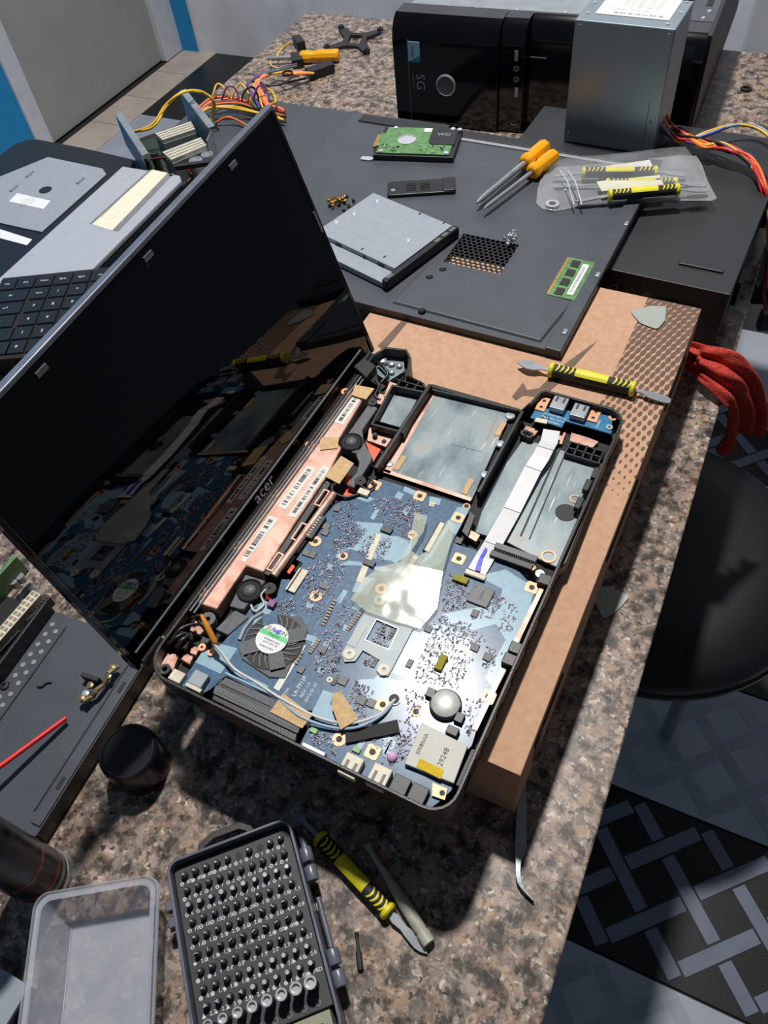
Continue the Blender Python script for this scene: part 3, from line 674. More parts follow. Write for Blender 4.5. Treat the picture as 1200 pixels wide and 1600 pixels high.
for px, py in ((820, 677), (827, 680), (852, 655)):
    q = lp(px, py, .100); b = MB(); b.ring((q.x, q.y, HZ(.091)), .0038, .0016, .010, 16); b.build('screw_post', 'black_plastic', T.o, 40)
# ---- USB daughter board
ub = plate('usb_board', [(829, 652), (838, 637), (957, 648), (955, 678), (918, 667), (883, 658), (878, 668), (830, 653)], .1010, .0014, 'usb_board_blue')
for px, py in ((874, 629), (906, 641)):
    b = MB(); q = lbox(b, px, py, .1075, .0155, .0135, .0064); pt = b.build('usb_port', 'steel', ub, bevel=.0006)
    b = MB(); b.m = 0
    for k in (-1, 1): b.box((q.x + .0035, q.y + k * .0032, HZ(.1076)), (.006, .0016, .0003))
    b.build('spring_slot', 'ink_black', pt) if False else b.build('spring_slot', 'ink_black', ub)
for px, py in ((848, 631), (929, 648)):
    b = MB(); lbox(b, px, py, .1022, .017, .0085, .0012); b.build('screw_pad', 'copper_pad', ub)
    for dx in (-.004, .004):
        q = lp(px, py, .1022); b = MB(); b.cyl((q.x + dx, q.y, HZ(.1022)), .0016, .0002, 14); b.build('screw_hole', 'ink_black', ub)
q = lp(957, 653, .1011); b = MB(); b.ring((q.x, q.y, HZ(.1011)), .0036, .0015, .0006, 18); b.build('copper_eyelet', 'copper_pad', ub)
q = lp(952, 668, .1011); b = MB(); b.ring((q.x, q.y, HZ(.1011)), .003, .0012, .0008, 16); b.build('copper_eyelet', 'bright_steel', ub)
b = MB(); ax, ay = Vector((0, -1, 0)), Vector((1, 0, 0))
for k, s in enumerate(('LA-7912P REV 1.0', 'USB/B 0511 94V-0', 'HANNSTAR J')): 
    q = lp(866 - k * 3, 650 + k * 4.6, .1012); b.text(s, .0029, (q.x, q.y, HZ(.1012)), ax, ay)
q = lp(935, 662, .1012); b.text('LF-6503', .003, (q.x, q.y, HZ(.1012)), (1, 0, 0), (0, 1, 0)); b.build('board_print', 'white_print', ub)
plate('connector', [(838, 652), (856, 656), (854, 662), (835, 658)], .1022, .0012, 'ivory', ub)
# ---- flat ribbon cable
pts = [(862, 672, .1012), (858, 690, .1005), (852, 700, .1035), (845, 714, .1030), (833, 732, .1012), (800, 797, .0985), (770, 850, .0992), (757, 872, .1015), (745, 893, .1005)]
C_ = [lp(a, b_, z) for a, b_, z in pts]; S_ = []
for i in range(len(C_)):
    t_ = (C_[min(i + 1, len(C_) - 1)] - C_[max(i - 1, 0)]); t_.z = 0; t_.normalize(); S_.append(Vector((-t_.y, t_.x, 0)) * .0072)
b = MB(); b.strip(C_, S_, .0003); rb = b.build('ribbon_cable', 'ribbon_white', T.o, label='flat silver white ribbon cable')
b = MB(); k0 = [lp(760, 857, .1013), lp(752, 872, .1021), lp(748, 884, .1018), lp(746, 892, .1014)]; b.strip([q + Vector((0, 0, .0006)) for q in k0], [Vector((0, .0010 + .0004 * i, 0)) for i in range(4)], .0002); b.build('pen_mark', 'blue_ink', rb)
b = MB()
for i in (2, 4, 5, 6):
    q = C_[i]; b.strip([q - S_[i].cross(Vector((0, 0, 1))).normalized() * .0003 + Vector((0, 0, .0002)), q + S_[i].cross(Vector((0, 0, 1))).normalized() * .0003 + Vector((0, 0, .0002))], [S_[i], S_[i]], .0001)
b.build('crease', 'ink_grey', rb)

# ---- mainboard
BZ = .0990
board_px = [(505, 808), (522, 789), (548, 775), (574, 770), (592, 748), (622, 757), (655, 772), (690, 778), (735, 792), (722, 818), (707, 846), (717, 852), (740, 858), (770, 872), (812, 894), (825, 908), (841, 917), (832, 940), (815, 985), (798, 1032), (772, 1082), (758, 1096), (737, 1165), (722, 1180), (705, 1235), (690, 1250), (668, 1266), (600, 1234), (533, 1200), (469, 1163), (484, 1133), (500, 1112), (448, 1106), (430, 1095), (352, 1056), (330, 1076), (310, 1088), (282, 1070), (304, 1036), (318, 1020), (348, 1004), (400, 945), (432, 934), (440, 905), (456, 906), (473, 880), (463, 874), (480, 850)]
mbd = plate('mainboard', board_px, BZ, .0014, 'solder_blue', label='blue printed circuit mainboard')
# pale ground areas of the solder mask
pours = [[(555, 815), (597, 818), (612, 838), (622, 838), (640, 846), (648, 838), (654, 845), (640, 865), (618, 880), (610, 876), (585, 873), (562, 862), (548, 858), (535, 862), (527, 872), (534, 880), (545, 876), (562, 878), (580, 886), (600, 885), (615, 890), (600, 894), (568, 884), (530, 883), (524, 868), (536, 856), (552, 855), (560, 848), (566, 833)],
 [(663, 845), (640, 885), (650, 892), (690, 832), (715, 792), (735, 793), (722, 818), (707, 846), (690, 880), (668, 890), (650, 895), (636, 888)],
 [(745, 900), (790, 890), (835, 918), (820, 985), (800, 1030), (775, 1080), (757, 1060), (790, 1000), (775, 975), (740, 985), (700, 975), (690, 960), (740, 950), (780, 945), (785, 920)],
 [(618, 992), (645, 985), (690, 975), (740, 1000), (735, 1060), (715, 1085), (690, 1070), (640, 1060), (612, 1052), (605, 1075), (585, 1060), (620, 1030)],
 [(560, 1062), (600, 1060), (640, 1066), (660, 1080), (650, 1100), (630, 1100), (612, 1090), (585, 1096), (565, 1085)],
 [(404, 945), (412, 938), (430, 945), (406, 985), (395, 978)], [(347, 1007), (371, 1013), (345, 1053), (305, 1035), (315, 1020)],
 [(505, 1078), (522, 1084), (515, 1100), (535, 1120), (560, 1130), (540, 1140), (486, 1116)], [(368, 1050), (388, 1058), (385, 1062), (366, 1053)], [(398, 1061), (420, 1072), (416, 1077), (393, 1067)],
 [(555, 778), (575, 775), (585, 780), (575, 785), (567, 783)], [(622, 768), (632, 772), (625, 781), (616, 777)], [(636, 790), (642, 794), (635, 806), (628, 801)], [(588, 794), (594, 797), (584, 813), (578, 810)],
 [(513, 880), (522, 884), (518, 893), (510, 889)], [(480, 940), (492, 944), (488, 952), (478, 948)], [(538, 976), (548, 979), (544, 988), (535, 985)], [(480, 991), (496, 996), (492, 1004), (477, 1000)], [(498, 1042), (511, 1046), (506, 1054), (495, 1050)], [(553, 943), (566, 947), (561, 955), (550, 951)],
 [(728, 1010), (740, 1020), (720, 1062), (708, 1058)], [(560, 900), (590, 905), (575, 930), (550, 925)], [(632, 760), (652, 768), (650, 776), (630, 768)], [(672, 776), (690, 780), (686, 790), (670, 786)]]
for kk, poly in enumerate(pours): b = MB(); b.prism(lps(poly, BZ), HZ(BZ), HZ(BZ) + .00010 + .000012 * kk); b.build('pale_mask_area', 'pour_blue', mbd)
# copper screw pads
def pad(px, py, r, sq=False, m='copper_pad', hole=.0022):
    q = lp(px, py, BZ + .0003); b = MB()
    if sq: b.prism([(q.x + x, q.y + y) for x, y in rrect(r * 1.9, r * 1.9, r * .35)], HZ(BZ) + .0001, HZ(BZ) + .0005)
    else: b.cyl((q.x, q.y, HZ(BZ) + .0001), r, .0004, 28)
    o = b.build('screw_pad', m, mbd)
    b = MB(); b.cyl((q.x, q.y, HZ(BZ) + .0005), hole, .00012, 16); b.build('screw_hole', 'ink_black', mbd)
for px, py in ((493, 846), (494, 931), (596, 920), (530, 1155)): pad(px, py, .0049)
for px, py in ((656, 775), (716, 809), (717, 873), (831, 918), (763, 1089), (598, 1101), (582, 1175), (586, 758)): pad(px, py, .0050, True)
pad(650, 1112, .0034); pad(536, 869, .0038); pad(645, 836, .0040, hole=.0012); pad(675, 788, .0022, True, hole=.0006); pad(515, 1062, .0022, m='ivory', hole=.0007); pad(729, 791, .003)
# chips, foams, connectors
def chip(name, px, py, du, dv, h, m, bev=.0004, rz=0.0, lab=None):
    b = MB(); lbox(b, px, py, BZ + h, du, dv, h, rz); return b.build(name, m, mbd, bevel=bev, label=lab)
chip('controller_chip', 751, 930, .0165, .0165, .0018, 'chip_grey', lab='square grey chip')
b = MB(); q = lp(753, 930, BZ + .0018); b.text('KB930', .003, (q.x, q.y, HZ(BZ + .00185)), (1, 0, 0), (0, 1, 0)); q = lp(744, 917, BZ + .0018); b.cyl((q.x, q.y, HZ(BZ + .0018)), .0006, .0001, 10); b.build('chip_print', 'ink_black', mbd)
for px, py, du, dv in ((742, 958, .006, .005), (669, 982, .0055, .0055), (742, 1011, .006, .006), (762, 1026, .006, .006), (640, 1036, .0065, .004), (504, 1014, .006, .006), (536, 1063, .0065, .0065), (565, 1094, .006, .006), (580, 1098, .006, .006), (430 + 80, 822, .006, .006), (508, 831, .006, .006), (479, 863, .006, .006), (488, 866, .006, .006), (470, 1046, .005, .005), (527, 794, .006, .005), (506, 914, .006, .006)):
    chip('small_chip', px, py, du, dv, .0012, 'chip_black' if px > 600 else 'chip_grey', .0002)
for px, py in ((604, 827), (577, 879)): chip('rubber_pad', px, py, .0055, .0095, .0022, 'chip_black')
chip('foam_strip', 720, 904, .0058, .0115, .003, 'yellow_foam'); chip('foam_strip', 689, 1034, .0125, .0055, .003, 'yellow_foam')
for px, py, du, dv in ((678, 838, .030, .0055), (641, 882, .018, .005), (464, 906, .022, .0085)):
    c = chip('flex_connector', px, py, du, dv, .0022, 'ivory', .0003)
    chip('connector_latch', px - 4, py - 1.5, du, .0012, .0028, 'chip_black', .0002)
chip('ribbon_connector', 743, 897, .004, .0165, .0020, 'ivory', .0003); chip('connector_latch', 741, 901, .0014, .0165, .0024, 'chip_black', .0002)
chip('slot_connector', 799, 874, .0055, .034, .005, 'chip_black', .0004); chip('slot_cover', 806, 862, .0055, .034, .0058, 'chip_grey', .0004)
b = MB()
for k in range(20):
    q = lp(803, 868, BZ + .0052); b.box((q.x, q.y - .0165 + k * .0017, HZ(BZ + .0052)), (.003, .0007, .0004))
b.build('slot_contact', 'ink_black', mbd)
q = lp(843, 901, BZ); b = MB(); b.cyl((q.x, q.y, HZ(BZ)), .0038, .0045, 20); b.build('capacitor', 'steel', mbd, 40, bevel=.0004)
q = lp(830, 889, BZ); b = MB(); b.ring((q.x, q.y, HZ(BZ)), .0032, .0012, .003, 16); b.build('standoff', 'copper_pad', mbd, 40)
hd_ = chip('pin_header', 492, 822, .024, .0075, .004, 'chip_black', .0003)
b = MB()
for k in range(8):
    q = lp(490, 822, BZ + .0042); b.box((q.x - .0095 + k * .0027, q.y + .001, HZ(BZ + .0043)), (.0009, .0048, .0005))
b.build('header_pin', 'white_print', mbd)
# coin cell
q = lp(696, 1099, BZ + .004); b = MB(); b.lathe([(0, 0), (.0108, 0), (.0112, .001), (.0112, .0028), (.0104, .0032), (.0104, .002), (0, .002)], (q.x, q.y, HZ(BZ)), 32); b.build('cell_holder', 'chip_black', mbd, 40)
b = MB(); b.lathe([(0, 0), (.0098, 0), (.0100, .0006), (.0100, .0022), (.0092, .0028), (0, .0028)], (q.x, q.y, HZ(BZ) + .0021), 36); cell = b.build('coin_cell', 'cell_steel', mbd, 40, label='round silver coin cell')
for dx, dy in ((.003, .0125), (-.005, -.0125)):
    b = MB(); b.box((q.x + dx, q.y + dy, HZ(BZ) + .002), (.007, .006, .004)); b.build('cell_clip', 'chip_black', mbd, bevel=.0004)
# card reader
cr = plate('card_reader', [(659, 1129), (731, 1165), (709, 1224), (632, 1193)], BZ + .0042, .0038, 'reader_steel', mbd, .0004, label='flat steel card reader')
b = MB(); q = lp(693, 1183, BZ + .0043); b.text('29248', .0052, (q.x, q.y, HZ(BZ) + .0043), (1, 0, 0), (0, 1, 0))
for px, py, s in ((656, 1170, 'E002'), (663, 1156, 'M60A')): q = lp(px, py, BZ + .0043); b.text(s, .0038, (q.x, q.y, HZ(BZ) + .0043), (1, 0, 0), (0, 1, 0))
b.build('reader_print', 'ink_black', mbd)
plate('kapton_label', [(656, 1185), (694, 1203), (688, 1217), (650, 1198)], BZ + .0045, .0003, 'kapton_yellow', mbd)
chip('reader_block', 707, 1141, .006, .008, .005, 'chip_black'); plate('reader_side', [(737, 1170), (748, 1172), (724, 1232), (712, 1226)], .1035, .008, 'foam_grey', bevel=.0006)
# ports on the near left edge
for px, py in ((548, 1196), (592, 1213)):
    pt = chip('usb_port', px, py, .0145, .0128, .0062, 'ivory', .0006)
    q = lp(px, py, BZ + .0062); b = MB()
    for k in (-1, 1): b.box((q.x - .001, q.y + k * .003, HZ(BZ + .0063)), (.0075, .0020, .0003))
    b.build('spring_slot', 'chip_grey', mbd)
for px, py in ((624, 1228), (652, 1242)): chip('audio_jack', px, py, .0135, .0115, .0052, 'chip_black', .0005)
b = MB(); lbox(b, 489, 1172, .1035, .0045, .018, .006); b.build('video_port', 'steel', mbd, bevel=.0005)
plate('corner_pad', [(676, 1223), (699, 1232), (695, 1250), (675, 1243)], .1012, .002, 'copper_pad', mbd)
q = lp(691, 1239, .1012); b = MB(); b.cyl((q.x, q.y, HZ(.1012)), .0018, .0002, 14); b.build('screw_hole', 'ink_black', mbd)
q = lp(613, 1184, BZ); b = MB(); b.lathe([(.0032, 0), (.0034, .0012), (.0028, .003), (.0012, .0040), (0, .0042)], (q.x, q.y, HZ(BZ)), 20); b.build('pink_button', 'pink_dome', mbd, 60)
q = lp(616, 1093, BZ); b = MB(); b.cyl((q.x, q.y, HZ(BZ) + .0002), .0038, .0003, 22); b.build('wire_hole', 'ink_black', mbd); b = MB(); b.ring((q.x, q.y, HZ(BZ) + .0001), .0046, .0037, .0008, 22); b.build('hole_rim', 'pour_blue', mbd)
for px, py in ((490, 1141), (557, 1171)): chip('fuse', px, py, .0035, .0055, .0016, 'pcb_pale_green', .0002)
chip('power_jack', 309, 1060, .011, .012, .0055, 'drive_metal', .0006); chip('jack_face', 302, 1074, .0028, .0135, .0062, 'ivory', .0003)
# dark bracket with rings over the processor
bp_ = [(574, 951), (646, 981), (607, 1056), (594, 1056), (588, 1047), (593, 1031), (567, 1016), (555, 1033), (538, 1034), (534, 1020), (542, 1007), (563, 967)]
hole = [(588, 967), (623, 982), (608, 1016), (570, 1000)]
zt = BZ + .0016
P = [Vector((p.x, p.y)) for p in lps(bp_, zt)]; Hh = [Vector((p.x, p.y)) for p in lps(hole, zt)]
b = MB()
def pr_(ids, hs): b.prism([P[i] for i in ids] + [Hh[i] for i in hs], HZ(BZ) + .0004, HZ(zt))
pr_([0, 1], [1, 0]); pr_([1, 2, 3, 4, 5, 6], [2, 1]); pr_([6, 7, 8, 9, 10, 11], [3, 2]); pr_([11, 0], [0, 3]); bkp = b.build('socket_backplate', 'backplate', mbd)
b = MB(); b.wall([(p.x, p.y) for p in Hh], .0005, HZ(BZ) + .0004, HZ(zt) + .0002); b.build('window_edge', 'steel', mbd)
for px, py in ((546, 1022), (600, 1047), (593, 938)):
    q = lp(px, py, zt); b = MB(); b.ring((q.x, q.y, HZ(zt)), .0044, .0016, .0007, 24); b.build('steel_ring', 'ivory', mbd, 40)
plate('serial_sticker', [(569, 974), (574, 978), (554, 1012), (541, 1005)], zt + .0004, .0003, 'wire_grey', mbd)
plate('serial_sticker', [(588, 833), (596, 836), (566, 911), (556, 908)], BZ + .0006, .0003, 'ivory', mbd); plate('serial_sticker', [(470, 1007), (478, 1009), (436, 1080), (427, 1075)], BZ + .0006, .0003, 'wire_white', mbd)
# clear film over the centre
def film_z(px, py):
    y = at(px, py, BZ).y; return BZ + .0024 + .068 * (min(max(y, .255), .335) - .255)      # the loose film curls up away from the bracket
lowf = [(692, 893), (683, 950), (657, 982), (620, 972), (572, 955), (548, 936), (568, 905), (592, 886), (625, 878)]
upf = [(692, 893), (625, 878), (640, 850), (648, 800), (668, 806), (662, 830), (642, 860), (655, 868), (672, 858), (700, 812), (712, 822)]
b = MB()
for pl_ in (lowf, upf):
    vv = [lp(px, py, film_z(px, py)) for px, py in pl_]; n = len(vv); b.add(vv + [v - Vector((0, 0, .0001)) for v in vv], [tuple(range(n)), tuple(range(n, 2 * n))[::-1]] + [(i, (i + 1) % n, n + (i + 1) % n, n + i) for i in range(n)])
film = b.build('clear_film', 'film', mbd)
# fan and heat exchanger
fan = MB(); q = lp(428, 1003, .1005)
fan.prism([(p.x, p.y) for p in lps([(412, 958), (470, 962), (482, 985), (462, 1025), (445, 1060), (420, 1058), (378, 1030), (372, 1012), (388, 985)], .1005)], HZ(.0955), HZ(.1005)); fo = fan.build('fan_housing', 'foam_grey', T.o, bevel=.001)
b = MB(); b.cyl((q.x, q.y, HZ(.1006)), .0225, .0004, 40); b.build('intake', 'ink_black', fo)
for k in range(22):
    a = 2 * math.pi * k / 22; b = MB(); m1, m2 = a, a + .35
    b.strip([(q.x + .0115 * math.cos(m1), q.y + .0115 * math.sin(m1), HZ(.1018)), (q.x + .0165 * math.cos((m1 + m2) / 2), q.y + .0165 * math.sin((m1 + m2) / 2), HZ(.1018)), (q.x + .0215 * math.cos(m2), q.y + .0215 * math.sin(m2), HZ(.1016))], [(-math.sin(a) * .0006, math.cos(a) * .0006, 0)] * 3, .0006); b.build('blade', 'chip_grey', fo)
for s in (0, 90, 180, 270):
    b = MB(); a = R(s + 40); b.box((q.x + .0165 * math.cos(a), q.y + .0165 * math.sin(a), HZ(.1021)), (.013, .011, .0008), a); b.build('spoke', 'foam_grey' if s != 0 else 'solder_blue', fo)
ql = lp(425, 998, .1030); b = MB(); b.cyl((ql.x, ql.y, HZ(.1018)), .0122, .0014, 40); b.build('fan_label', 'white_print', fo)
b = MB(); n = 24
top = [(ql.x + .0121 * math.cos(a), ql.y + .0121 * math.sin(a)) for a in [R(-78 + 156 * k / n) for k in range(n + 1)]]
b.prism([(x, y) for x, y in [(ql.x + dx, ql.y + dy) for dx, dy in ((.0008, .0121), (.0008, -.0121), (.0048, -.0110), (.0048, .0110))]], HZ(.1032), HZ(.1033)); b.build('green_band', 'green_label', fo)
b = MB(); ax, ay = Vector((0, -1, 0)), Vector((1, 0, 0)); zl = HZ(.1034)
b.text('SUNON', .0050, (ql.x + .0068, ql.y, zl), ax, ay); b.text('MagLev', .0032, (ql.x + .0028, ql.y, zl), ax, ay); b.text('MF75090V1-C010', .0018, (ql.x - .0018, ql.y - .001, zl), ax, ay); b.text('DC5V 2.0W  CE', .0018, (ql.x - .0042, ql.y - .001, zl), ax, ay); b.text('MADE IN CHINA', .0016, (ql.x - .0078, ql.y, zl), ax, ay); b.build('label_print', 'ink_black', fo)
plate('label_mark', [(426, 984), (439, 986), (434, 992)], .1035, .0001, 'blue_ink', fo)
plate('fan_duct', [(408, 950), (395, 944), (376, 972), (360, 1000), (352, 1012), (372, 1018), (388, 985), (412, 958)], .0985, .005, 'foam_grey', fo, .0008)
b = MB(); b.tube([lp(a, b_, .0995) - Vector((0, 0, 0)) for a, b_ in ((411, 957), (395, 966), (382, 982), (374, 1000))], .0016, 8); b.build('duct_lip', 'wire_grey', fo, 50)
hx_ = plate('heat_exchanger', [(342, 1060), (352, 1062), (470, 1118), (462, 1160), (330, 1093)], .1015, .010, 'black_plastic', bevel=.0008)
plate('foam_seal', [(337, 1070), (470, 1133), (465, 1146), (333, 1083)], .1030, .0014, 'foam_grey', hx_)
b = MB()
for k in range(34):
    f_ = k / 33; lbox(b, 340 + 122 * f_, 1079 + 58 * f_, .1035, .0022, .0009, .0006)
b.build('fin_edge', 'chip_grey', hx_)
plate('foam_top', [(352, 1058), (436, 1096), (432, 1108), (346, 1068)], .1022, .001, 'foam_grey', hx_)
plate('tape_patch', [(442, 1083), (488, 1117), (472, 1138), (422, 1112)], .1040, .0008, 'masking_tape')
plate('tape_patch', [(521, 1082), (533, 1081), (560, 1123), (532, 1140), (518, 1103)], .1050, .0012, 'masking_tape')
plate('black_tape', [(539, 1143), (621, 1124), (625, 1144), (540, 1161)], .1014, .0006, 'black_matte')
# wires
def wire(pts, r, m, name='wire', parent=None): 
    b = MB(); b.tube(spline([lp(*p) - Vector((0, 0, 0)) for p in pts], 6), r, 8); return b.build(name, m, parent or T.o, 60)
wire([(334, 1006, .112), (348, 1022, .108), (366, 1045, .105), (400, 1066, .1045), (440, 1092, .1045), (500, 1122, .1030), (548, 1130, .1035), (590, 1118, .1020), (606, 1104, .1010), (617, 1093, .0990)], .0011, 'wire_white', 'antenna_wire')
wire([(352, 1052, .1025), (400, 1074, .1035), (432, 1090, .1030), (470, 1120, .1042), (520, 1137, .1022), (560, 1136, .1035), (596, 1118, .1015), (614, 1098, .0995)], .0011, 'wire_pale', 'antenna_wire')
b = MB(); a_, c_ = lp(314, 960, .122), lp(337, 1006, .112); b.tube([a_, a_ + (c_ - a_) * .3, a_ + (c_ - a_) * .9, c_], .002, 10, rs=[.0010, .0022, .0024, .0012]); b.build('antenna_plug', 'antenna_orange', T.o, 50)
wire([(416, 921, .1035), (408, 930, .1030), (412, 945, .1010), (398, 955, .1015), (392, 945, .1015)], .0008, 'wire_white', 'speaker_wire'); wire([(419, 925, .1035), (417, 933, .102), (424, 938, .1005)], .0009, 'wire_red', 'speaker_wire')
wire([(560, 756, .1035), (575, 765, .1015), (585, 757, .1025), (575, 745, .103)], .0009, 'wire_black', 'speaker_wire'); wire([(520, 757, .103), (520, 768, .1025), (540, 777, .1015), (562, 772, .1005)], .0013, 'wire_black', 'speaker_wire')
b = MB(); lbox(b, 568, 768, .1025, .006, .010, .003); b.build('wire_plug', 'ivory', T.o, bevel=.0004)
b = MB(); lbox(b, 424, 942, .1025, .006, .006, .003); b.build('wire_plug', 'wire_purple', T.o, bevel=.0004)
for k, pp_ in enumerate(([(300, 966, .1035), (310, 962, .104), (322, 972, .103), (320, 985, .101)], [(268, 1000, .104), (280, 985, .106), (292, 978, .105), (305, 975, .103)], [(262, 1006, .104), (276, 996, .106), (290, 990, .104), (300, 1000, .101)], [(275, 1012, .103), (285, 1000, .105), (296, 992, .103)])):
    wire(pp_, .0016, 'wire_black', 'screen_cable')
# corner fittings under the left hinge
plate('corner_floor', [(246, 1014), (279, 1024), (270, 1048), (243, 1040)], .0960, .004, 'copper_coat'); q = lp(258, 1046, .1); b = MB(); b.ring((q.x, q.y, HZ(.092)), .0042, .002, .009, 18); b.build('screw_post', 'black_plastic', T.o, 40)
b = MB(); lbox(b, 276, 1056, .1030, .0085, .0105, .010); b.build('rubber_stop', 'ivory', T.o, bevel=.0005)
for poly, z, m in (([(283, 985), (302, 992), (288, 1014), (268, 1005)], .1010, 'black_plastic'), ([(290, 1020), (302, 1026), (296, 1038), (282, 1030)], .0950, 'copper_coat'), ([(302, 968), (326, 978), (312, 992), (296, 985)], .0965, 'copper_coat'), ([(300, 1008), (312, 1012), (306, 1024), (296, 1020)], .0955, 'copper_coat'), ([(316, 993), (328, 998), (322, 1012), (310, 1006)], .0975, 'black_plastic'), ([(296, 955), (306, 958), (300, 972), (290, 968)], .0955, 'copper_coat')):
    plate('hinge_fitting', poly, z, .006, m, bevel=.0006)
for px, py, r in ((325, 968, .006), (316, 1012, .003), (330, 1020, .0028)):
    q = lp(px, py, .1); b = MB(); b.ring((q.x, q.y, HZ(.093)), r, r * .35, .008, 18); b.build('screw_post', 'foam_grey' if r > .005 else 'copper_pad', T.o, 40)
# right hinge fittings
hp = plate('hinge_seat', [(586, 560), (606, 550), (630, 553), (632, 580), (606, 596), (590, 585)], .0960, .006, 'bay_metal')
for px, py, r in ((612, 569, .0035), (624, 572, .003), (612, 582, .003), (603, 568, .002), (597, 563, .0045)):
    q = lp(px, py, .097); b = MB(); b.lathe([(0, .0035), (r * .5, .0035), (r, .0025), (r, 0)], (q.x, q.y, HZ(.0960)), 16); b.build('screw_head', 'steel', hp, 40)
plate('hinge_cover', [(552, 572), (568, 558), (588, 571), (572, 590)], .1120, .010, 'black_plastic', bevel=.001)
wire([(590, 566, .101), (600, 575, .102), (606, 585, .1), (595, 598, .098)], .0015, 'wire_black', 'screen_cable'); wire([(586, 594, .101), (592, 604, .1), (586, 618, .099), (594, 625, .098)], .0014, 'wire_black', 'screen_cable')
plate('copper_tab', [(592, 615), (604, 618), (596, 632), (588, 630)], .0980, .004, 'copper_coat'); plate('copper_tab', [(609, 596), (620, 600), (606, 622), (600, 618)], .1000, .008, 'copper_coat')
# copper strip on the near long edge
plate('ground_strip', [(846, 912), (852, 916), (745, 1142), (737, 1138)], .1000, .003, 'copper_coat')
for px, py in ((852, 905), (807, 1012), (797, 1030)):
    b = MB(); lbox(b, px, py, .1050, .009, .010, .008); b.build('rim_clip', 'black_plastic', T.o, bevel=.0006)
# dark gap fittings beside the ribbon
for poly, z, m in (([(722, 830), (735, 800), (742, 806), (730, 838)], .1000, 'black_plastic'), ([(735, 828), (750, 836), (744, 846), (730, 838)], .0965, 'copper_coat'), ([(713, 838), (724, 842), (720, 850), (708, 846)], .0980, 'black_plastic')):
    plate('gap_fitting', poly, z, .005, m)
# tiny surface parts, far too many to count
rs = random.Random(3)
cl = [([(520, 795), (548, 780), (560, 795), (535, 830), (515, 825)], 60), ([(545, 812), (575, 825), (560, 850), (530, 840)], 90), ([(525, 838), (555, 850), (545, 868), (515, 860)], 80), ([(590, 775), (650, 780), (660, 800), (640, 835), (600, 815), (580, 795)], 230), ([(630, 790), (668, 800), (640, 850), (615, 830)], 110), ([(570, 840), (592, 832), (575, 872), (560, 862)], 60), ([(597, 838), (615, 842), (598, 878), (583, 870)], 60),
      ([(485, 880), (520, 865), (545, 890), (520, 930), (485, 935), (470, 915)], 200), ([(425, 940), (455, 935), (465, 950), (445, 965)], 60), ([(505, 985), (530, 985), (530, 1030), (500, 1060), (490, 1040)], 120), ([(530, 1000), (540, 1010), (530, 1060), (510, 1050)], 60), ([(555, 1062), (585, 1075), (570, 1110), (545, 1095)], 90), ([(580, 1022), (592, 1028), (585, 1045), (565, 1035)], 40), ([(595, 975), (618, 985), (606, 1010), (580, 1000)], 50),
      ([(700, 890), (735, 915), (730, 950), (690, 955), (695, 920)], 150), ([(770, 920), (790, 935), (770, 965), (730, 965), (755, 950)], 90), ([(690, 960), (735, 975), (760, 1000), (735, 1010), (670, 1000), (665, 980)], 170), ([(668, 1000), (720, 1010), (740, 1030), (715, 1075), (650, 1065), (650, 1040)], 260), ([(790, 940), (812, 945), (800, 985), (778, 985)], 40), ([(760, 1005), (785, 1020), (765, 1055), (750, 1040)], 40), ([(630, 1075), (670, 1085), (660, 1110), (640, 1120)], 50), ([(730, 1085), (755, 1095), (735, 1150), (720, 1140)], 40),
      ([(485, 1140), (520, 1150), (525, 1180), (490, 1165)], 60), ([(560, 1150), (640, 1120), (650, 1140), (620, 1200), (590, 1190)], 90), ([(625, 1150), (655, 1130), (640, 1180), (620, 1190)], 50), ([(460, 1000), (480, 990), (470, 1030), (455, 1030)], 25), ([(535, 1100), (560, 1105), (575, 1118), (560, 1120)], 30), ([(480, 900), (510, 940), (500, 975), (470, 950)], 60), ([(540, 930), (552, 960), (530, 985), (515, 975)], 40)]
b = MB()
def inside(p, poly):
    c = False; j = len(poly) - 1
    for i in range(len(poly)):
        if (poly[i][1] > p[1]) != (poly[j][1] > p[1]) and p[0] < (poly[j][0] - poly[i][0]) * (p[1] - poly[i][1]) / (poly[j][1] - poly[i][1]) + poly[i][0]: c = not c
        j = i
    return c
for poly, n in cl:
    x0, x1 = min(p[0] for p in poly), max(p[0] for p in poly); y0, y1 = min(p[1] for p in poly), max(p[1] for p in poly); k = 0
    while k < n:
        px, py = rs.uniform(x0, x1), rs.uniform(y0, y1)
        if not inside((px, py), poly): continue
        k += 1; b.m = rs.choice((0, 0, 0, 1, 2, 3, 3, 3)); s = rs.choice(((.0016, .0008), (.0008, .0016), (.0011, .0006), (.0006, .0011), (.0021, .0011)))
        lbox(b, px, py, BZ + .0007, s[0], s[1], .0006)
b.build('surface_components', ['smd_grey', 'smd_tan', 'smd_dark', 'smd_lilac'], mbd, kind='stuff', label='tiny soldered surface components')
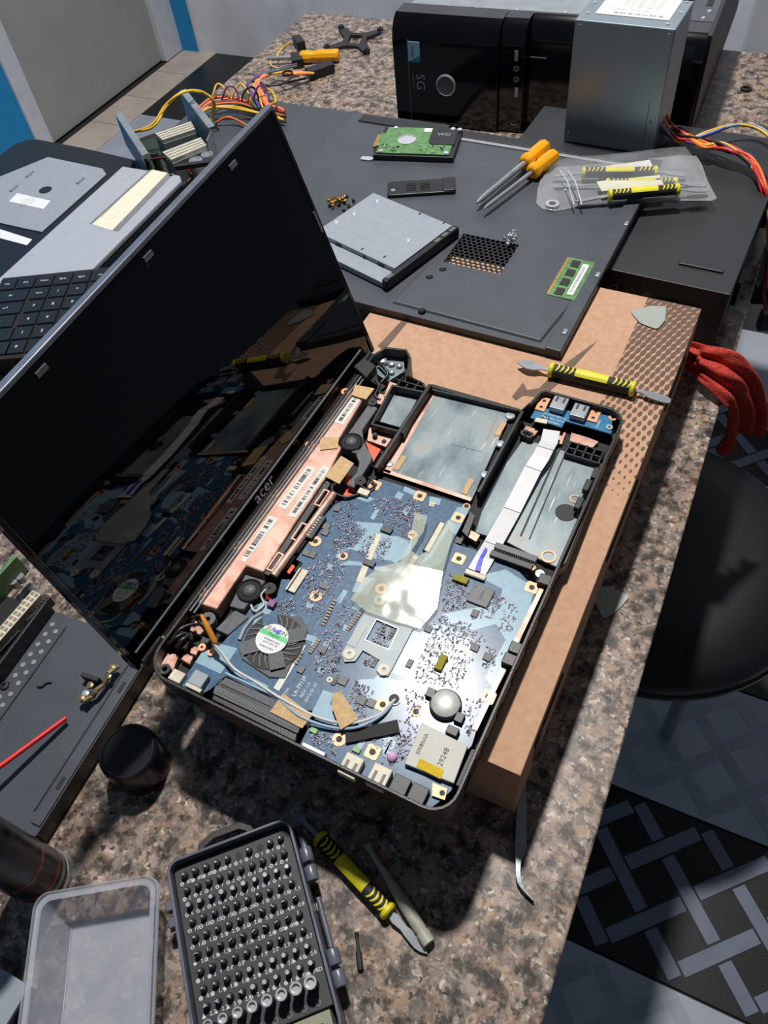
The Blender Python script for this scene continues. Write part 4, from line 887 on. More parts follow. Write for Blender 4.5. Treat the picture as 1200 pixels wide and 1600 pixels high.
# rows of small parts and printed lines
b = MB()
for (xa, ya, xb, yb_, n, m) in ((543, 983, 562, 958, 8, 0), (505, 975, 523, 938, 9, 0), (485, 1018, 497, 1000, 6, 0), (582, 1040, 590, 1026, 4, 2), (597, 990, 600, 974, 4, 2), (608, 995, 616, 984, 4, 2), (584, 1002, 597, 1008, 4, 2), (520, 1068, 528, 1058, 4, 2), (462, 1035, 470, 1020, 4, 0)):
    for k in range(n):
        f_ = k / (n - 1); b.m = m; lbox(b, xa + (xb - xa) * f_, ya + (yb_ - ya) * f_, BZ + .0011, .0016, .0032, .0010)
b.build('component_row', ['smd_tan', 'smd_grey', 'chip_black'], mbd, kind='stuff')
b = MB(); z = BZ + .00025
for (px, py, s, h) in ((468, 1072, 'LA-7912P', .0042), (477, 1078, 'REV: 1.0', .0036), (486, 1082, '2012-01-02', .0034), (446, 1084, 'HRTM', .0032)):
    q = lp(px, py, z); b.text(s, h, (q.x, q.y, HZ(z)), (1, 0, 0), (0, 1, 0)); b.build('board_print', 'white_print', mbd); b = MB()
for k in range(46):
    px, py = rs.choice(((500 + rs.random() * 40, 900 + rs.random() * 60), (650 + rs.random() * 80, 1000 + rs.random() * 60), (540 + rs.random() * 80, 1130 + rs.random() * 50), (450 + rs.random() * 60, 960 + rs.random() * 60))); lbox(b, px, py, z, rs.choice((.012, .0004, .006)), .00035 if rs.random() < .6 else .004, .00015)
b.build('printed_traces', 'pour_blue', mbd, kind='stuff')
# ---- the screen lid: its left side leans a little less than the right
HY, H0 = .006, HZ(.101)
def lidp(u, l, d=0.0):
    """u along the hinge 0..1, l up the lid 0..1, d depth behind the face"""
    ang = R(79.5 + (74 - 79.5) * u); Ll = .221 + (.235 - .221) * u
    y, zz = HY + l * Ll * math.cos(ang), H0 + l * Ll * math.sin(ang)
    return Vector((u * (LW - .002) + .000, y + d * math.sin(ang), zz - d * math.cos(ang)))
def lid_patch(b, u0, u1, l0, l1, d0, d1, nu=10, nl=8):
    g = {}
    vs_ = []
    for s, d in ((0, d0), (1, d1)):
        for i in range(nu + 1):
            for j in range(nl + 1): g[s, i, j] = len(vs_); vs_.append(lidp(u0 + (u1 - u0) * i / nu, l0 + (l1 - l0) * j / nl, d))
    fs = []
    for s in (0, 1):
        for i in range(nu):
            for j in range(nl): fs.append((g[s, i, j], g[s, i + 1, j], g[s, i + 1, j + 1], g[s, i, j + 1]))
    for i in range(nu):
        for j in (0, nl): fs.append((g[0, i, j], g[0, i + 1, j], g[1, i + 1, j], g[1, i, j]))
    for j in range(nl):
        for i in (0, nu): fs.append((g[0, i, j], g[0, i, j + 1], g[1, i, j + 1], g[1, i, j]))
    b.add(vs_, fs)
b = MB(); lid_patch(b, 0, 1, .0, 1, .0, .0065); lid = b.build('screen_lid', 'black_gloss', T.o, 40, bevel=.0015, label='glossy black screen lid standing open')
b = MB(); lid_patch(b, .012, .988, .066, .984, -.0006, .0002); b.build('screen_glass', 'screen_gloss', lid, 40)
b = MB()
lid_patch(b, 0, 1, .986, 1.002, -.0012, .0066, 10, 4); b.build('top_edge', 'lid_edge', lid, 40, bevel=.0008)
for u0, u1 in ((.0, .010), (.988, 1.0)): b = MB(); lid_patch(b, u0, u1, 0, .985, -.0014, .0066, 2, 8); b.build('side_edge', 'black_gloss', lid, 40, bevel=.0006)
b = MB(); lid_patch(b, .02, .95, .058, .064, -.0014, .0, 10, 1); b.build('bezel_ridge', 'steel', lid, 40)
for u, l in ((.20, .950), (.50, .950), (.80, .950), (.985, .55)):
    b = MB(); lid_patch(b, u, u + .025, l, l + .016, -.0018, 0, 1, 1) if l > .9 else lid_patch(b, u, u + .008, l, l + .08, -.0018, 0, 1, 1); b.build('bumper', 'chip_grey', lid)
b = MB(); c = lidp(.475, .026, -.0003); ax = (lidp(.5, .02) - lidp(.4, .02)).normalized(); ay = (lidp(.41, .1) - lidp(.41, .0)).normalized(); b.text('acer', .016, c + ay * .0015 - ax.cross(ay) * -.0006, ax, ay); b.build('logo', 'white_print', lid)
b = MB(); c = lidp(.5, .94, -.0008); nrm = ax.cross(ay); b.cyl(c, .002, .0004, 16, axis=nrm); b.build('webcam', 'chip_black', lid)
for u in (.04, .945):
    b = MB(); b.tube([lidp(u, .0, .003) + Vector((-.008, -.001, -.001)), lidp(u, .0, .003) + Vector((.014, -.001, -.001))], .0055, 14); b.build('hinge_barrel', 'black_plastic', lid, 50)
# ================================================================ TOWER lying on its side
fl = at(622, 190, 0)
T = Thing('computer_tower', 'black computer tower lying on its side with a glossy front bezel', 'computer tower', (fl.x, fl.y, 0), R(-23))
TW, TH, TD = .445, .151, .46
b = MB(); b.box((TW / 2, .05 + TD / 2, TH / 2), (TW - .012, TD, TH - .012)); b.build('chassis', 'steel', T.o)
# front bezel: rounded top edge profile swept across; three pieces with a drive opening
def bez(x0, x1, name, m='black_gloss', y0=0.0, bot=.002):
    prof = [(y0 + .0, bot), (y0, TH - .030), (y0 + .003, TH - .016), (y0 + .010, TH - .006), (y0 + .020, TH), (.052, TH), (.052, bot)]
    b = MB(); n = len(prof); vs_ = [(x, y, z) for x in (x0, x1) for y, z in prof]
    b.add(vs_, [tuple(range(n)), tuple(range(n, 2 * n))[::-1]] + [(i, (i + 1) % n, n + (i + 1) % n, n + i) for i in range(n)]); return b.build(name, m, T.o, 25, bevel=.0006)
bx1 = T.front(778, 130).x; bx2 = T.front(815, 130).x; bx3 = T.front(960, 130).x
bz = bez(.0, bx1 - .0008, 'bezel_door'); bez(bx1, bx2, 'port_strip', 'black_gloss', .006); bez(bx2 + .0005, bx3, 'bay_cover', 'black_gloss', .026); bez(bx3 + .0008, TW - .004, 'bezel_end')
b = MB(); b.box((.0245, -.0004, TH * .42), (.0012, .0012, TH * .78)); b.build('door_seam', 'chip_grey', bz)
q = T.front(647, 81); b = MB(); b.box((q.x, -.0004, q.z), (.0185, .001, .028)); b.build('badge_sticker', 'sticker_blue', bz); b = MB(); b.add([(q.x + .0092, -.0011, q.z - .014), (q.x + .0092, -.0011, q.z - .004), (q.x - .0092, -.0011, q.z - .014)], [(0, 1, 2)]); b.build('badge_corner', 'sticker_teal', bz)
b = MB(); b.text('intel', .008, (q.x - .002, -.0012, q.z + .001), (0, 0, -1), (1, 0, 0)); b.build('badge_print', 'ink_black', bz)
q = T.front(657, 128); b = MB(); b.text('SG', .020, (q.x, -.0008, q.z), (0, 0, -1), (1, 0, 0)); b.text('Super Power', .004, (q.x - .011, -.0008, q.z), (0, 0, -1), (1, 0, 0)); b.build('front_logo', 'wire_grey', bz)
q = T.front(697, 133); b = MB(); b.lathe([(.0155, 0), (.0155, .002), (.0138, .003), (.0132, .001)], (q.x, 0, q.z), 36, axis=(0, -1, 0)); b.build('button_ring', 'steel', bz, 40)
b = MB(); b.lathe([(.0122, 0), (.0118, .0012), (.0105, .0024), (0, .0026)], (q.x, 0, q.z), 32, axis=(0, -1, 0)); b.build('power_button', 'chip_grey', bz, 40)
for py, r in ((107, 1), (124, 1), (87, 0), (144, 0)):
    q = T.front(807, py, .006); b = MB()
    if r: b.lathe([(.0042, 0), (.0042, .001), (.0022, .001), (.0018, 0)], (q.x, .006, q.z), 20, axis=(0, -1, 0)); b.build('audio_socket', 'chip_grey', T.o, 40)
    else: b.box((q.x, .0055, q.z), (.005, .0014, .013)); b.build('usb_socket', 'steel', T.o)
q = T.front(803, 192, .006); b = MB(); b.ring((q.x, .006, q.z - .002), .004, .003, .001); b.build('screw_mark', 'chip_grey', T.o)
b = MB(); q = T.front(840, 90, .026); b.box((q.x, .0255, q.z), (.026, .001, .0015)); b.build('bay_slot', 'chip_grey', T.o)
b = MB(); b.box((TW - .003, .03 + TD / 2, TH / 2 + .0005), (.006, TD + .04, TH + .001)); b.build('side_cover', 'panel_paint_dark', T.o, bevel=.0008)
b = MB(); b.box((TW - .022, .055 + TD / 2, TH - .004), (.036, TD, .008)); b.build('edge_rail', 'panel_paint', T.o, bevel=.001)
for k, (x, y) in enumerate(((TW - .020, .062), (TW - .016, .085), (TW - .06, .10), (.30, .07), (.24, .066), (.17, .064), (.11, .062))):
    b = MB(); b.lathe([(0, .0022), (.0022, .002), (.0032, .001), (.0034, 0)], (x, y, TH if k < 2 else TH - .0058), 14); b.build('case_screw', 'bright_steel', T.o, 40)
b = MB(); b.box((TW - .019, .115, TH + .0003), (.008, .022, .0008)); b.build('rail_slot', 'ink_black', T.o)
b = MB(); b.box((TW - .075, .15, TH + .001), (.05, .012, .012)); b.build('steel_bracket', 'steel', T.o, bevel=.001)
b = MB(); b.prism([(.30, .075), (.36, .070), (.40, .12), (.40, .20), (.31, .20)], TH - .006, TH + .018); b.build('drive_cage_block', 'black_plastic', T.o, bevel=.003)
b = MB(); b.tube(spline([(.325, .08, TH + .015), (.35, .09, TH + .028), (.375, .12, TH + .022), (.38, .17, TH + .018)], 5), .006, 10); b.build('drive_cable', 'rubber', T.o, 50)
for sx in (.05, .39):
    for sy in (.10, .42):
        b = MB(); b.box((sx, sy, .003), (.03, .03, .006)); b.build('foot', 'rubber', T.o)

# ================================================================ POWER SUPPLY standing on the desktop case
a_, c_ = at(880, 221, CZ + .001), at(1018, 243, CZ + .001); ang = math.atan2(c_.y - a_.y, c_.x - a_.x)
T = Thing('power_supply', 'grey steel power supply box standing upright before the tower', 'power supply', (a_.x, a_.y, CZ + .0012), ang)
PW, PH, PD = (c_ - a_).length, .142, .080
b = MB(); b.box((PW / 2, PD / 2, PH / 2), (PW, PD, PH)); box_ = b.build('housing', 'psu_steel', T.o, bevel=.0012)
b = MB(); b.box((PW - .0135, -.0003, .036), (.0006, .0008, .055)); b.build('sheet_seam', 'chip_grey', box_)
b = MB(); b.box((PW / 2 + .002, PD / 2 + .010, PH + .0003), (PW * .74, PD * .74, .0005)); lab = b.build('rating_label', 'white_paper', T.o)
b = MB(); lx0, ly0 = PW * .13 + .006, PD / 2 + .010 - PD * .37
for k in range(34):
    if k % 5 != 3: b.box((PW * .33 + k * .0017, ly0 + .007, PH + .0007), (random.choice((.0005, .0008, .0011)), .004, .0002))
b.text('\u26a0', .005, (lx0 + .008, ly0 + .018, PH + .0007)); b.text('WARNING: HAZARDOUS AREA', .0028, (lx0 + .034, ly0 + .017, PH + .0007))
for k in range(7): b.text('+3.3V  +5V  +12V1  +12V2  -12V', .0034, (PW / 2 + .004, ly0 + .026 + k * .0055, PH + .0007))
b.build('label_print', 'ink_grey', lab)
for x, z in ((.006, PH - .006), (PW - .006, PH - .006), (.007, PH - .040), (PW - .008, PH - .045), (.010, .034), (PW - .0085, .040), (.006, .012), (PW - .006, .006)):
    b = MB(); b.lathe([(.0020, 0), (.0018, .0007), (.0010, .0010), (0, .0006)], (x, 0, z), 12, axis=(0, -1, 0)); b.build('rivet', 'steel', T.o, 40)
for x, y in ((PW - .012, .012), (PW - .006, .045), (PW - .007, .075), (.008, .02), (.007, .05)):
    b = MB(); b.lathe([(.0022, 0), (.002, .0008), (0, .0012)], (x, y, PH), 12); b.build('rivet', 'bright_steel', T.o, 40)
# cable bundle leaving low on the right side
b0 = Vector((PW + .001, .035, .020)); cols_ = ['red', 'yellow', 'red', 'black', 'orange', 'red', 'yellow', 'black', 'pale', 'blue', 'red', 'black', 'orange', 'red', 'purple']
for k, cn in enumerate(cols_):
    rr = random.Random(k); j = lambda s: rr.uniform(-s, s)
    up_ = cn in ('blue', 'pale') or k in (6,)
    start = b0 + Vector((-.004, j(.016), j(.010)))
    if up_: path = [start, T.p(1060, 222 + j(4), CZ + .012), T.p(1105, 208 + j(4), CZ + .020), T.p(1150, 198 + j(3), CZ + .020), T.p(1190, 203 + j(4), CZ + .016), T.p(1222, 240, CZ + .01), T.p(1232, 300, CZ)]
    else: path = [start, T.p(1058 + j(4), 208 + j(10), CZ + .014 + j(.004)), T.p(1098 + j(4), 224 + j(7), CZ + .016 + j(.006)), T.p(1135 + j(4), 232 + j(8), CZ + .018 + j(.006)), T.p(1172 + j(6), 252 + j(8), CZ + .014), T.p(1196 + j(7), 292 + j(8), CZ + .002 + j(.004)), T.p(1206 + j(7), 345 + j(8), .050), T.p(1204 + j(6), 400 + j(8), -.02), T.p(1194 + j(4), 452 + j(4), -.062 + j(.004))]
    if not up_ and k % 3 == 0: path.append(T.p(1199 + j(2), 492 + j(3), -.082))
    b = MB(); b.tube(spline(path, 6), .0019, 7); b.build('cable', 'wire_' + cn, T.o, 60)
for px, py, z in ((1190, 458, -.068), (1200, 500, -.088)):
    b = MB(); q = T.p(px, py, z); b.box(q, (.022, .014, .026), R(20)); b.build('cable_plug', 'black_plastic', T.o, bevel=.001)

# ================================================================ things on the vented panel
PT = PZ + .0003
def frame_thing(name, label, cat, p0, p1, z, group=None, mid=False):
    """thing whose local x axis runs from p0 to p1 (photo points at height z)"""
    a, c = at(*p0, z), at(*p1, z); ang = math.atan2(c.y - a.y, c.x - a.x); o = (a + c) / 2 if mid else a
    return Thing(name, label, cat, (o.x, o.y, z), ang, group), (c - a).length
# hard disk
T, L = frame_thing('hard_disk', 'bare hard disk showing its green circuit board beside the tower', 'hard disk', (583, 250), (722, 255), PT)
HL, HWd = .104, .071
b = MB(); b.box((HL / 2, HWd / 2, .0035), (HL, HWd, .007)); b.build('casing', 'black_plastic', T.o, bevel=.0008)
b = MB(); b.prism([(.004, .003), (HL - .006, .003), (HL - .006, .026), (HL - .034, .026), (HL - .038, .034), (HL - .038, HWd - .003), (.006, HWd - .003), (.006, .052), (.0, .052), (.0, .020), (.004, .020)], .0071, .0086); pcb = b.build('circuit_board', 'pcb_green', T.o)
b = MB(); b.prism([(HL - .034, .0275), (HL - .004, .0275), (HL - .004, HWd - .002), (HL - .037, HWd - .002), (HL - .037, .0335)], .0071, .0088); b.build('black_label', 'chip_black', T.o)
b = MB(); b.text('WD', .010, (HL - .021, .052, .0089)); b.build('label_print', 'wire_grey', T.o)
b = MB(); b.lathe([(0, .0004), (.0105, .0004), (.0108, .001), (.0120, .001), (.0122, 0)], (.037, .036, .0086), 30); b.build('motor_hub', 'bright_steel', T.o, 40)
b = MB(); b.box((HL - .044, HWd - .009, .0089), (.010, .009, .0004)); b.build('white_sticker', 'white_print', T.o)
for x, y in ((.010, .006), (.016, HWd - .006), (HL - .010, .006), (HL - .012, HWd - .005), (HL - .003, HWd - .006)):
    b = MB(); b.lathe([(.0034, 0), (.0030, .0014), (.0012, .0016), (0, .0008)], (x, y, .0086), 14); b.build('screw', 'bright_steel', T.o, 40)
b = MB(); b.box((-.002, .036, .005), (.006, .030, .004)); b.build('data_connector', 'gold', T.o)
b = MB(); b.prism([(-.017, -.001), (-.004, -.003), (.002, .002), (-.004, .006), (-.016, .006)], .0002, .0012); b.build('mounting_ear', 'bright_steel', T.o)
b = MB(); r_ = random.Random(2)
for k in range(40): b.m = r_.choice((0, 1, 2)); b.box((r_.uniform(.052, HL - .010) if k % 2 else r_.uniform(.008, .03), r_.uniform(.006, .024), .0090), (r_.choice((.001, .002, .004)), r_.choice((.001, .0015, .003)), .0008))
b.build('board_components', ['pcb_pale_green', 'smd_grey', 'chip_black'], T.o, kind='stuff')
# small vented cover
T, L = frame_thing('memory_door', 'small black memory compartment cover with two groups of slots', 'cover', (607, 302), (700, 296), PT)
T.o.rotation_euler[2] += R(0)
b = MB(); b.prism(rrect(.082, .030, .003, .040, .004), 0, .004); cv = b.build('cover_plate', 'black_plastic', T.o, bevel=.0008)
b = MB(); b.prism(rrect(.016, .029, .002, .0735, .004), .004, .0056); b.build('raised_end', 'black_plastic', T.o, bevel=.0006)
for gx in (.028, .045):
    for k in range(5):
        for s in (0,):
            b = MB(); b.box((gx, -.003 + k * .0034, .0042), (.012, .0014, .0006)); b.build('slot', 'ink_black', cv)
b = MB(); b.lathe([(.0032, 0), (.0028, .0012), (0, .0012)], (.006, -.002, .004), 14); b.build('screw', 'steel', cv, 40)
# optical drive
ZD = PT + .0127
T = Thing('optical_drive', 'slim grey optical disc drive with a black bezel lying on the panel', 'disc drive', at(598, 437, PT), math.atan2((at(722, 352, ZD) - at(605, 440, ZD)).y, (at(722, 352, ZD) - at(605, 440, ZD)).x))
q = T.ps([(614, 418), (709, 353), (580, 303), (508, 350)], ZD)
xA, xB = q[0].x, q[1].x; yA = (q[0].y + q[1].y) / 2; yB = q[2].y; low = T.p(593, 440, PT + .008)
b = MB(); b.prism([(xA, yA), (xB, yA), (xB, yB), (xA, yB)], .0004, .0125); ob = b.build('drive_body', 'drive_metal', T.o, bevel=.0006)
b = MB(); b.prism([(xA - .021, yA - .001), (xA - .0002, yA - .001), (xA - .0002, yB), (xA - .021, yB)], .0004, .0072); b.build('lower_tray', 'drive_metal', T.o, bevel=.0006)
for k, y in enumerate((.020, .045, .085)):
    b = MB(); b.box((xA - .0003, yA + y, .0096), (.0008, .009 if k != 1 else .004, .0024)); b.build('side_notch', 'ink_black', ob)
b = MB(); bw = xB - xA + .024; b.prism([(xA - .022, yA - .008), (xB + .003, yA - .008), (xB + .003, yA - .0008), (xA - .022, yA - .0008)], .0004, .0122); bzl = b.build('bezel', 'black_plastic', T.o, bevel=.0014)
for x in (xB - .006, xB - .018, xB - .031, xA - .013):
    b = MB(); b.prism(rrect(.009, .0048, .0015, x, yA - .0046), .0122, .0128); b.build('button', 'chip_grey', bzl)
for px, py in ((589, 313), (553, 333), (525, 346), (638, 374)):
    w = T.p(px, py, ZD); b = MB(); b.lathe([(.0035, 0), (.003, .0005), (.0012, .0007), (0, .0003)], (w.x, w.y, .0125), 16); b.build('pressed_mark', 'bright_steel', ob, 50)
for px, py in ((656, 334), (694, 348), (566, 389), (601, 401)):
    w = T.p(px, py, ZD); b = MB(); b.box((w.x, w.y, .0127), (.004, .0016, .0005)); b.build('vent_cut', 'ink_black', ob)
b = MB(); b.prism([(xA + .060, yB - .001), (xA + .085, yB - .001), (xA + .083, yB + .006), (xA + .063, yB + .008)], .004, .0052); b.build('rear_tab', 'bright_steel', T.o)
# two orange screwdrivers
def screwdriver(name, label, p_tip, p_end, z, r=.0085, hl=.052, shaft=.0032, zt=None, m='orange_handle', group=None):
    a, c = at(*p_tip, z + (zt or r)), at(*p_end, z + r); d = (c - a); L = d.length
    T = Thing(name, label, 'screwdriver', (c.x, c.y, z), math.atan2(-d.y, -d.x), group)
    b = MB(); b.lathe([(0, 0), (r * .8, .0), (r, .002), (r, hl * .52), (r * .82, hl * .62), (r * .86, hl * .70), (r * 1.02, hl * .76), (r * 1.02, hl * .93), (r * .7, hl), (0, hl)], (0, 0, r * 1.03), 8, axis=(1, 0, 0)); b.build('handle', m, T.o, 30, bevel=.0012)
    b = MB(); b.lathe([(shaft, 0), (shaft, L - hl - .012), (shaft * .9, L - hl - .009), (shaft * .30, L - hl)], (hl - .001, 0, r * 1.03), 14, axis=(1, 0, -.0 if zt is None else -(r - zt) / L)); b.build('shaft', 'steel', T.o, 40)
    return T
screwdriver('screwdriver', 'orange handled screwdriver with the thicker shaft, nearer the disk', (744, 318), (852, 228), PT, .0092, .048, .0036, group='orange screwdrivers on the panel')
screwdriver('screwdriver', 'orange handled screwdriver with the thinner shaft, nearer the pouch', (754, 328), (866, 243), PT, .0092, .048, .0024, group='orange screwdrivers on the panel')
screwdriver('screwdriver', 'yellow handled screwdriver lying among cable plugs at the far table corner', (415, 92), (530, 86), 0, .0105, .072, .0035)
# memory stick
T, L = frame_thing('memory_module', 'green memory stick with black chips leaning on the panel rail', 'memory stick', (853, 461), (887, 403), PT + .0012)
b = MB(); b.box((.034, -.015, .0006), (.0676, .030, .0012)); mm = b.build('circuit_board', 'pcb_green', T.o)
b = MB()
for x0, x1 in ((.002, .025), (.028, .066)): b.box(((x0 + x1) / 2, -.0012, .0012), (x1 - x0, .0024, .0003))
b.build('gold_contacts', 'gold', mm)
for k in range(4):
    b = MB(); b.box((.0085 + k * .0165, -.0115, .0018), (.0105, .0085, .0011)); b.build('memory_chip', 'chip_black', mm, bevel=.0002)
b = MB(); b.box((.034, -.0225, .0014), (.054, .0065, .0003)); b.build('paper_label', 'white_print', mm)
b = MB()
for k in range(26): b.box((.012 + k * .0017, -.0222, .0016), (random.choice((.0004, .0008)), .003, .0002))
b.build('barcode', 'ink_grey', mm)
# screws in loose heaps: each one a thing
def make_screw(name, label, cat, group, m, s=1.0):
    b = MB(); b.lathe([(0, .0052), (.0024, .0046), (.0030, .0036), (.0030, .0030), (.0013, .0028), (.0012, .0006), (.0003, 0), (0, 0)], (0, 0, 0), 10); o = b.build(name, m, None, 40); tag(o, label, cat, group); o.scale = (s, s, s); return o
def heap(proto, px, py, z, n, sx, sy, seed, lay=1):
    rr = random.Random(seed); c = at(px, py, z)
    for k in range(n):
        o = proto if k == 0 else proto.copy()
        if k: COL.objects.link(o)
        h = (.0018 + .0036 * rr.randrange(lay)) * proto.scale[0]; o.location = (c.x + rr.gauss(0, sx), c.y + rr.gauss(0, sy), z + h); o.rotation_euler = (R(rr.uniform(70, 110)), R(rr.uniform(-12, 12)), rr.uniform(0, 6.28))
heap(make_screw('small_screw', 'small brass-toned screw in the loose heap by the disc drive', 'screw', 'screw heap by the disc drive', 'gold', .8), 532, 316, PT, 16, .0060, .0050, 1, 2)
heap(make_screw('small_screw', 'small dark screw scattered round the heap by the disc drive', 'screw', 'dark screws by the disc drive', 'rubber', .8), 541, 320, PT, 12, .0120, .0060, 5)
heap(make_screw('small_screw', 'bright screw in the tight heap beside the hexagon vent', 'screw', 'screw heap by the vent', 'bright_steel', .85), 795, 380, PT, 15, .0032, .0040, 9, 4)

# ================================================================ pry tools
def pry_tool(label, pa, pb, z, ends=('spoon', 'blade'), h0=.28, h1=.74, flip=False, r=.0062, group='yellow and black pry tools'):
    """double ended pry tool from photo point pa to pb; handle between fractions h0..h1"""
    a, c = at(*pa, z + r), at(*pb, z + r); d = c - a; L = d.length
    T = Thing('pry_tool', label, 'pry tool', (a.x, a.y, z), math.atan2(d.y, d.x), group); xa, xb = L * h0, L * h1; H = xb - xa; zc = r * 1.02
    b = MB(); b.lathe([(0, 0), (r * .86, 0), (r * .95, .003), (r * .95, H - .003), (r * .86, H), (0, H)], (xa, 0, zc), 14, axis=(1, 0, 0)); hd = b.build('handle', 'rubber', T.o, 40)
    for x in (xa, xb):
        b = MB(); b.lathe([(0, -.0022), (r * .9, -.0022), (r * 1.08, -.001), (r * 1.08, .001), (r * .9, .0022), (0, .0022)], (x, 0, zc), 18, axis=(1, 0, 0)); b.build('collar', 'yellow_rubber', T.o, 40)
    b = MB(); xm0, xm1 = xa + H * .30, xa + H * .70; n = 7; vs_ = []
    for x in (xm0, xm1):
        for k in range(n + 1): aa = R(38 + 104 * k / n); vs_.append((x, r * 1.03 * math.cos(aa), zc + r * 1.03 * math.sin(aa)))
    b.add(vs_, [(k, k + 1, n + 2 + k, n + 1 + k) for k in range(n)]); b.build('yellow_panel', 'yellow_rubber', hd, 50)
    for side in (0, 1):
        for k in range(4):
            x = (xa + .0045 + k * H * .058) if side == 0 else (xb - .0045 - k * H * .058); b = MB(); vs_ = []
            for xo in (-.0008, .0008):
                for i in range(7): aa = R(45 + 90 * i / 6); bend = .0022 * math.sin(math.pi * i / 6) * (1 if not flip else -1); vs_.append((x + xo + bend, r * 1.0 * math.cos(aa), zc + r * 1.0 * math.sin(aa)))
            b.add(vs_, [(i, i + 1, 8 + i, 7 + i) for i in range(6)]); b.build('grip_notch', 'yellow_rubber', hd)
    def end(x0, x1, shape):
        s = 1 if x1 > x0 else -1; l = abs(x1 - x0); b = MB()
        W = {'spoon': [(0, .0016), (.15, .0018), (.45, .0017), (.6, .0028), (.8, .0040), (.93, .0036), (1, .0016)], 'blade': [(0, .0020), (.15, .0032), (.35, .0022), (.5, .0030), (.75, .0036), (.88, .0026), (1, .0002)], 'leaf': [(0, .0016), (.2, .0018), (.3, .0030), (.45, .0052), (.65, .0058), (.85, .0034), (1, .0004)], 'spatula': [(0, .0014), (.25, .0018), (.38, .0040), (.6, .0045), (.9, .0042), (1, .0024)], 'hook': [(0, .0014), (.4, .0016), (.7, .0024), (.9, .0022), (1, .001)]}[shape]
        up = []; dn = []
        for f, w in W:
            zz = zc + (-.55 * r * f if shape != 'leaf' else .1 * r * f); up.append((x0 + s * l * f, w, zz)); dn.append((x0 + s * l * f, -w, zz))
        n = len(up); t = .0012
        vs_ = up + dn + [(x, y, zz - t) for x, y, zz in up + dn]
        fs = [(i, i + 1, n + i + 1, n + i) for i in range(n - 1)] + [(2 * n + i, 3 * n + i, 3 * n + i + 1, 2 * n + i + 1) for i in range(n - 1)] + [(i, 2 * n + i, 2 * n + i + 1, i + 1) for i in range(n - 1)] + [(n + i, n + i + 1, 3 * n + i + 1, 3 * n + i) for i in range(n - 1)] + [(0, n, 3 * n, 2 * n), (n - 1, 3 * n - 1, 4 * n - 1, 2 * n - 1)]
        b.add(vs_, fs); b.build('steel_end', 'steel', T.o, 40)
        if shape == 'spoon':
            b = MB(); b.ring((x0 + s * l * .85, 0, zc - r * .5), .0026, .0012, .0014, 14); b.build('spoon_dimple', 'steel', T.o, 40)
    end(xa - .002, 0, ends[0]); end(xb + .002, L, ends[1]); return T
pry_tool('yellow and black pry tool on the granite in front of the laptop', (455, 1262), (667, 1489), 0, ('spoon', 'blade'), .235, .735)
pry_tool('yellow and black pry tool resting on the cardboard box behind the laptop', (808, 566), (1049, 622), BOXZ, ('leaf', 'spatula'), .235, .76, r=.0068)
PO = PZ + .0012
pry_tool('yellow and black pry tool uppermost in the clear pouch', (864, 271), (1072, 268), PO + .004, ('hook', 'spatula'), .235, .775, group='pry tools in the clear pouch')
pry_tool('yellow and black pry tool lowest in the clear pouch', (898, 310), (1108, 292), PO + .004, ('blade', 'spatula'), .265, .765, group='pry tools in the clear pouch')
pry_tool('yellow and black pry tool half hidden by paper in the clear pouch', (865, 288), (1104, 285), PO + .0005, ('hook', 'spatula'), .36, .80, r=.0055, group='pry tools in the clear pouch')
# paper slips inside the pouch
def slip(label, pts, z, m='white_paper'):
    c = sum((at(*p, z) for p in pts), Vector()) / len(pts); T = Thing('paper_slip', label, 'paper', (c.x, c.y, z), 0, 'paper slips in the pouch'); b = MB(); b.prism(T.ps(pts, z), 0, .0004); b.build('sheet', m, T.o); return T
slip('white paper slip behind the top pry tool in the pouch', [(933, 262), (1015, 250), (1022, 266), (1024, 276), (936, 280)], PO + .0025)
slip('white paper slip between the pry tools in the pouch', [(932, 284), (1030, 274), (1037, 289), (940, 299)], PO + .0105, 'cream_paper')
# the pouch itself
zp = PO
T = Thing('clear_pouch', 'clear plastic zip pouch holding pry tools and paper', 'pouch', at(980, 285, zp), 0)
outl = [(850, 268), (868, 261), (890, 260), (945, 255), (1010, 248), (1060, 243), (1088, 244), (1096, 256), (1106, 284), (1120, 310), (1112, 314), (1060, 314), (1000, 317), (930, 322), (900, 324), (870, 330), (848, 327), (838, 318), (840, 296), (845, 280)]
ptsl = T.ps(outl, zp); cen = sum(ptsl, Vector()) / len(ptsl); rr = random.Random(4)
b = MB(); rings = [1.0, .95, .82, .6, .35]; hts = [.0006, .0022, .0165, .0175, .0180]; vs_ = []; n = len(ptsl)
for f, h in zip(rings, hts):
    for p in ptsl: vs_.append((cen.x + (p.x - cen.x) * f, cen.y + (p.y - cen.y) * f, h + (rr.uniform(-.0012, .0012) if h > .004 else 0)))
vs_.append((cen.x, cen.y, .0180)); fs = []
for k in range(len(rings) - 1):
    for i in range(n): fs.append((k * n + i, k * n + (i + 1) % n, (k + 1) * n + (i + 1) % n, (k + 1) * n + i))
k = len(rings) - 1; fs += [(k * n + i, k * n + (i + 1) % n, (k + 1) * n) for i in range(n)]; b.add(vs_, fs); top = b.build('upper_film', 'clear_pouch', T.o, 60)
b = MB(); b.prism([(p.x, p.y) for p in ptsl], .0000, .0003); b.build('lower_film', 'clear_pouch', T.o)
q = T.p(863, 318, zp + .003); b = MB(); b.ring((q.x, q.y, .0012), .0078, .0042, .0022, 24); b.build('eyelet', 'bright_steel', T.o, 40); b = MB(); b.cyl((q.x, q.y, .0011), .0044, .0003, 20); b.build('eyelet_hole', 'ink_black', T.o)
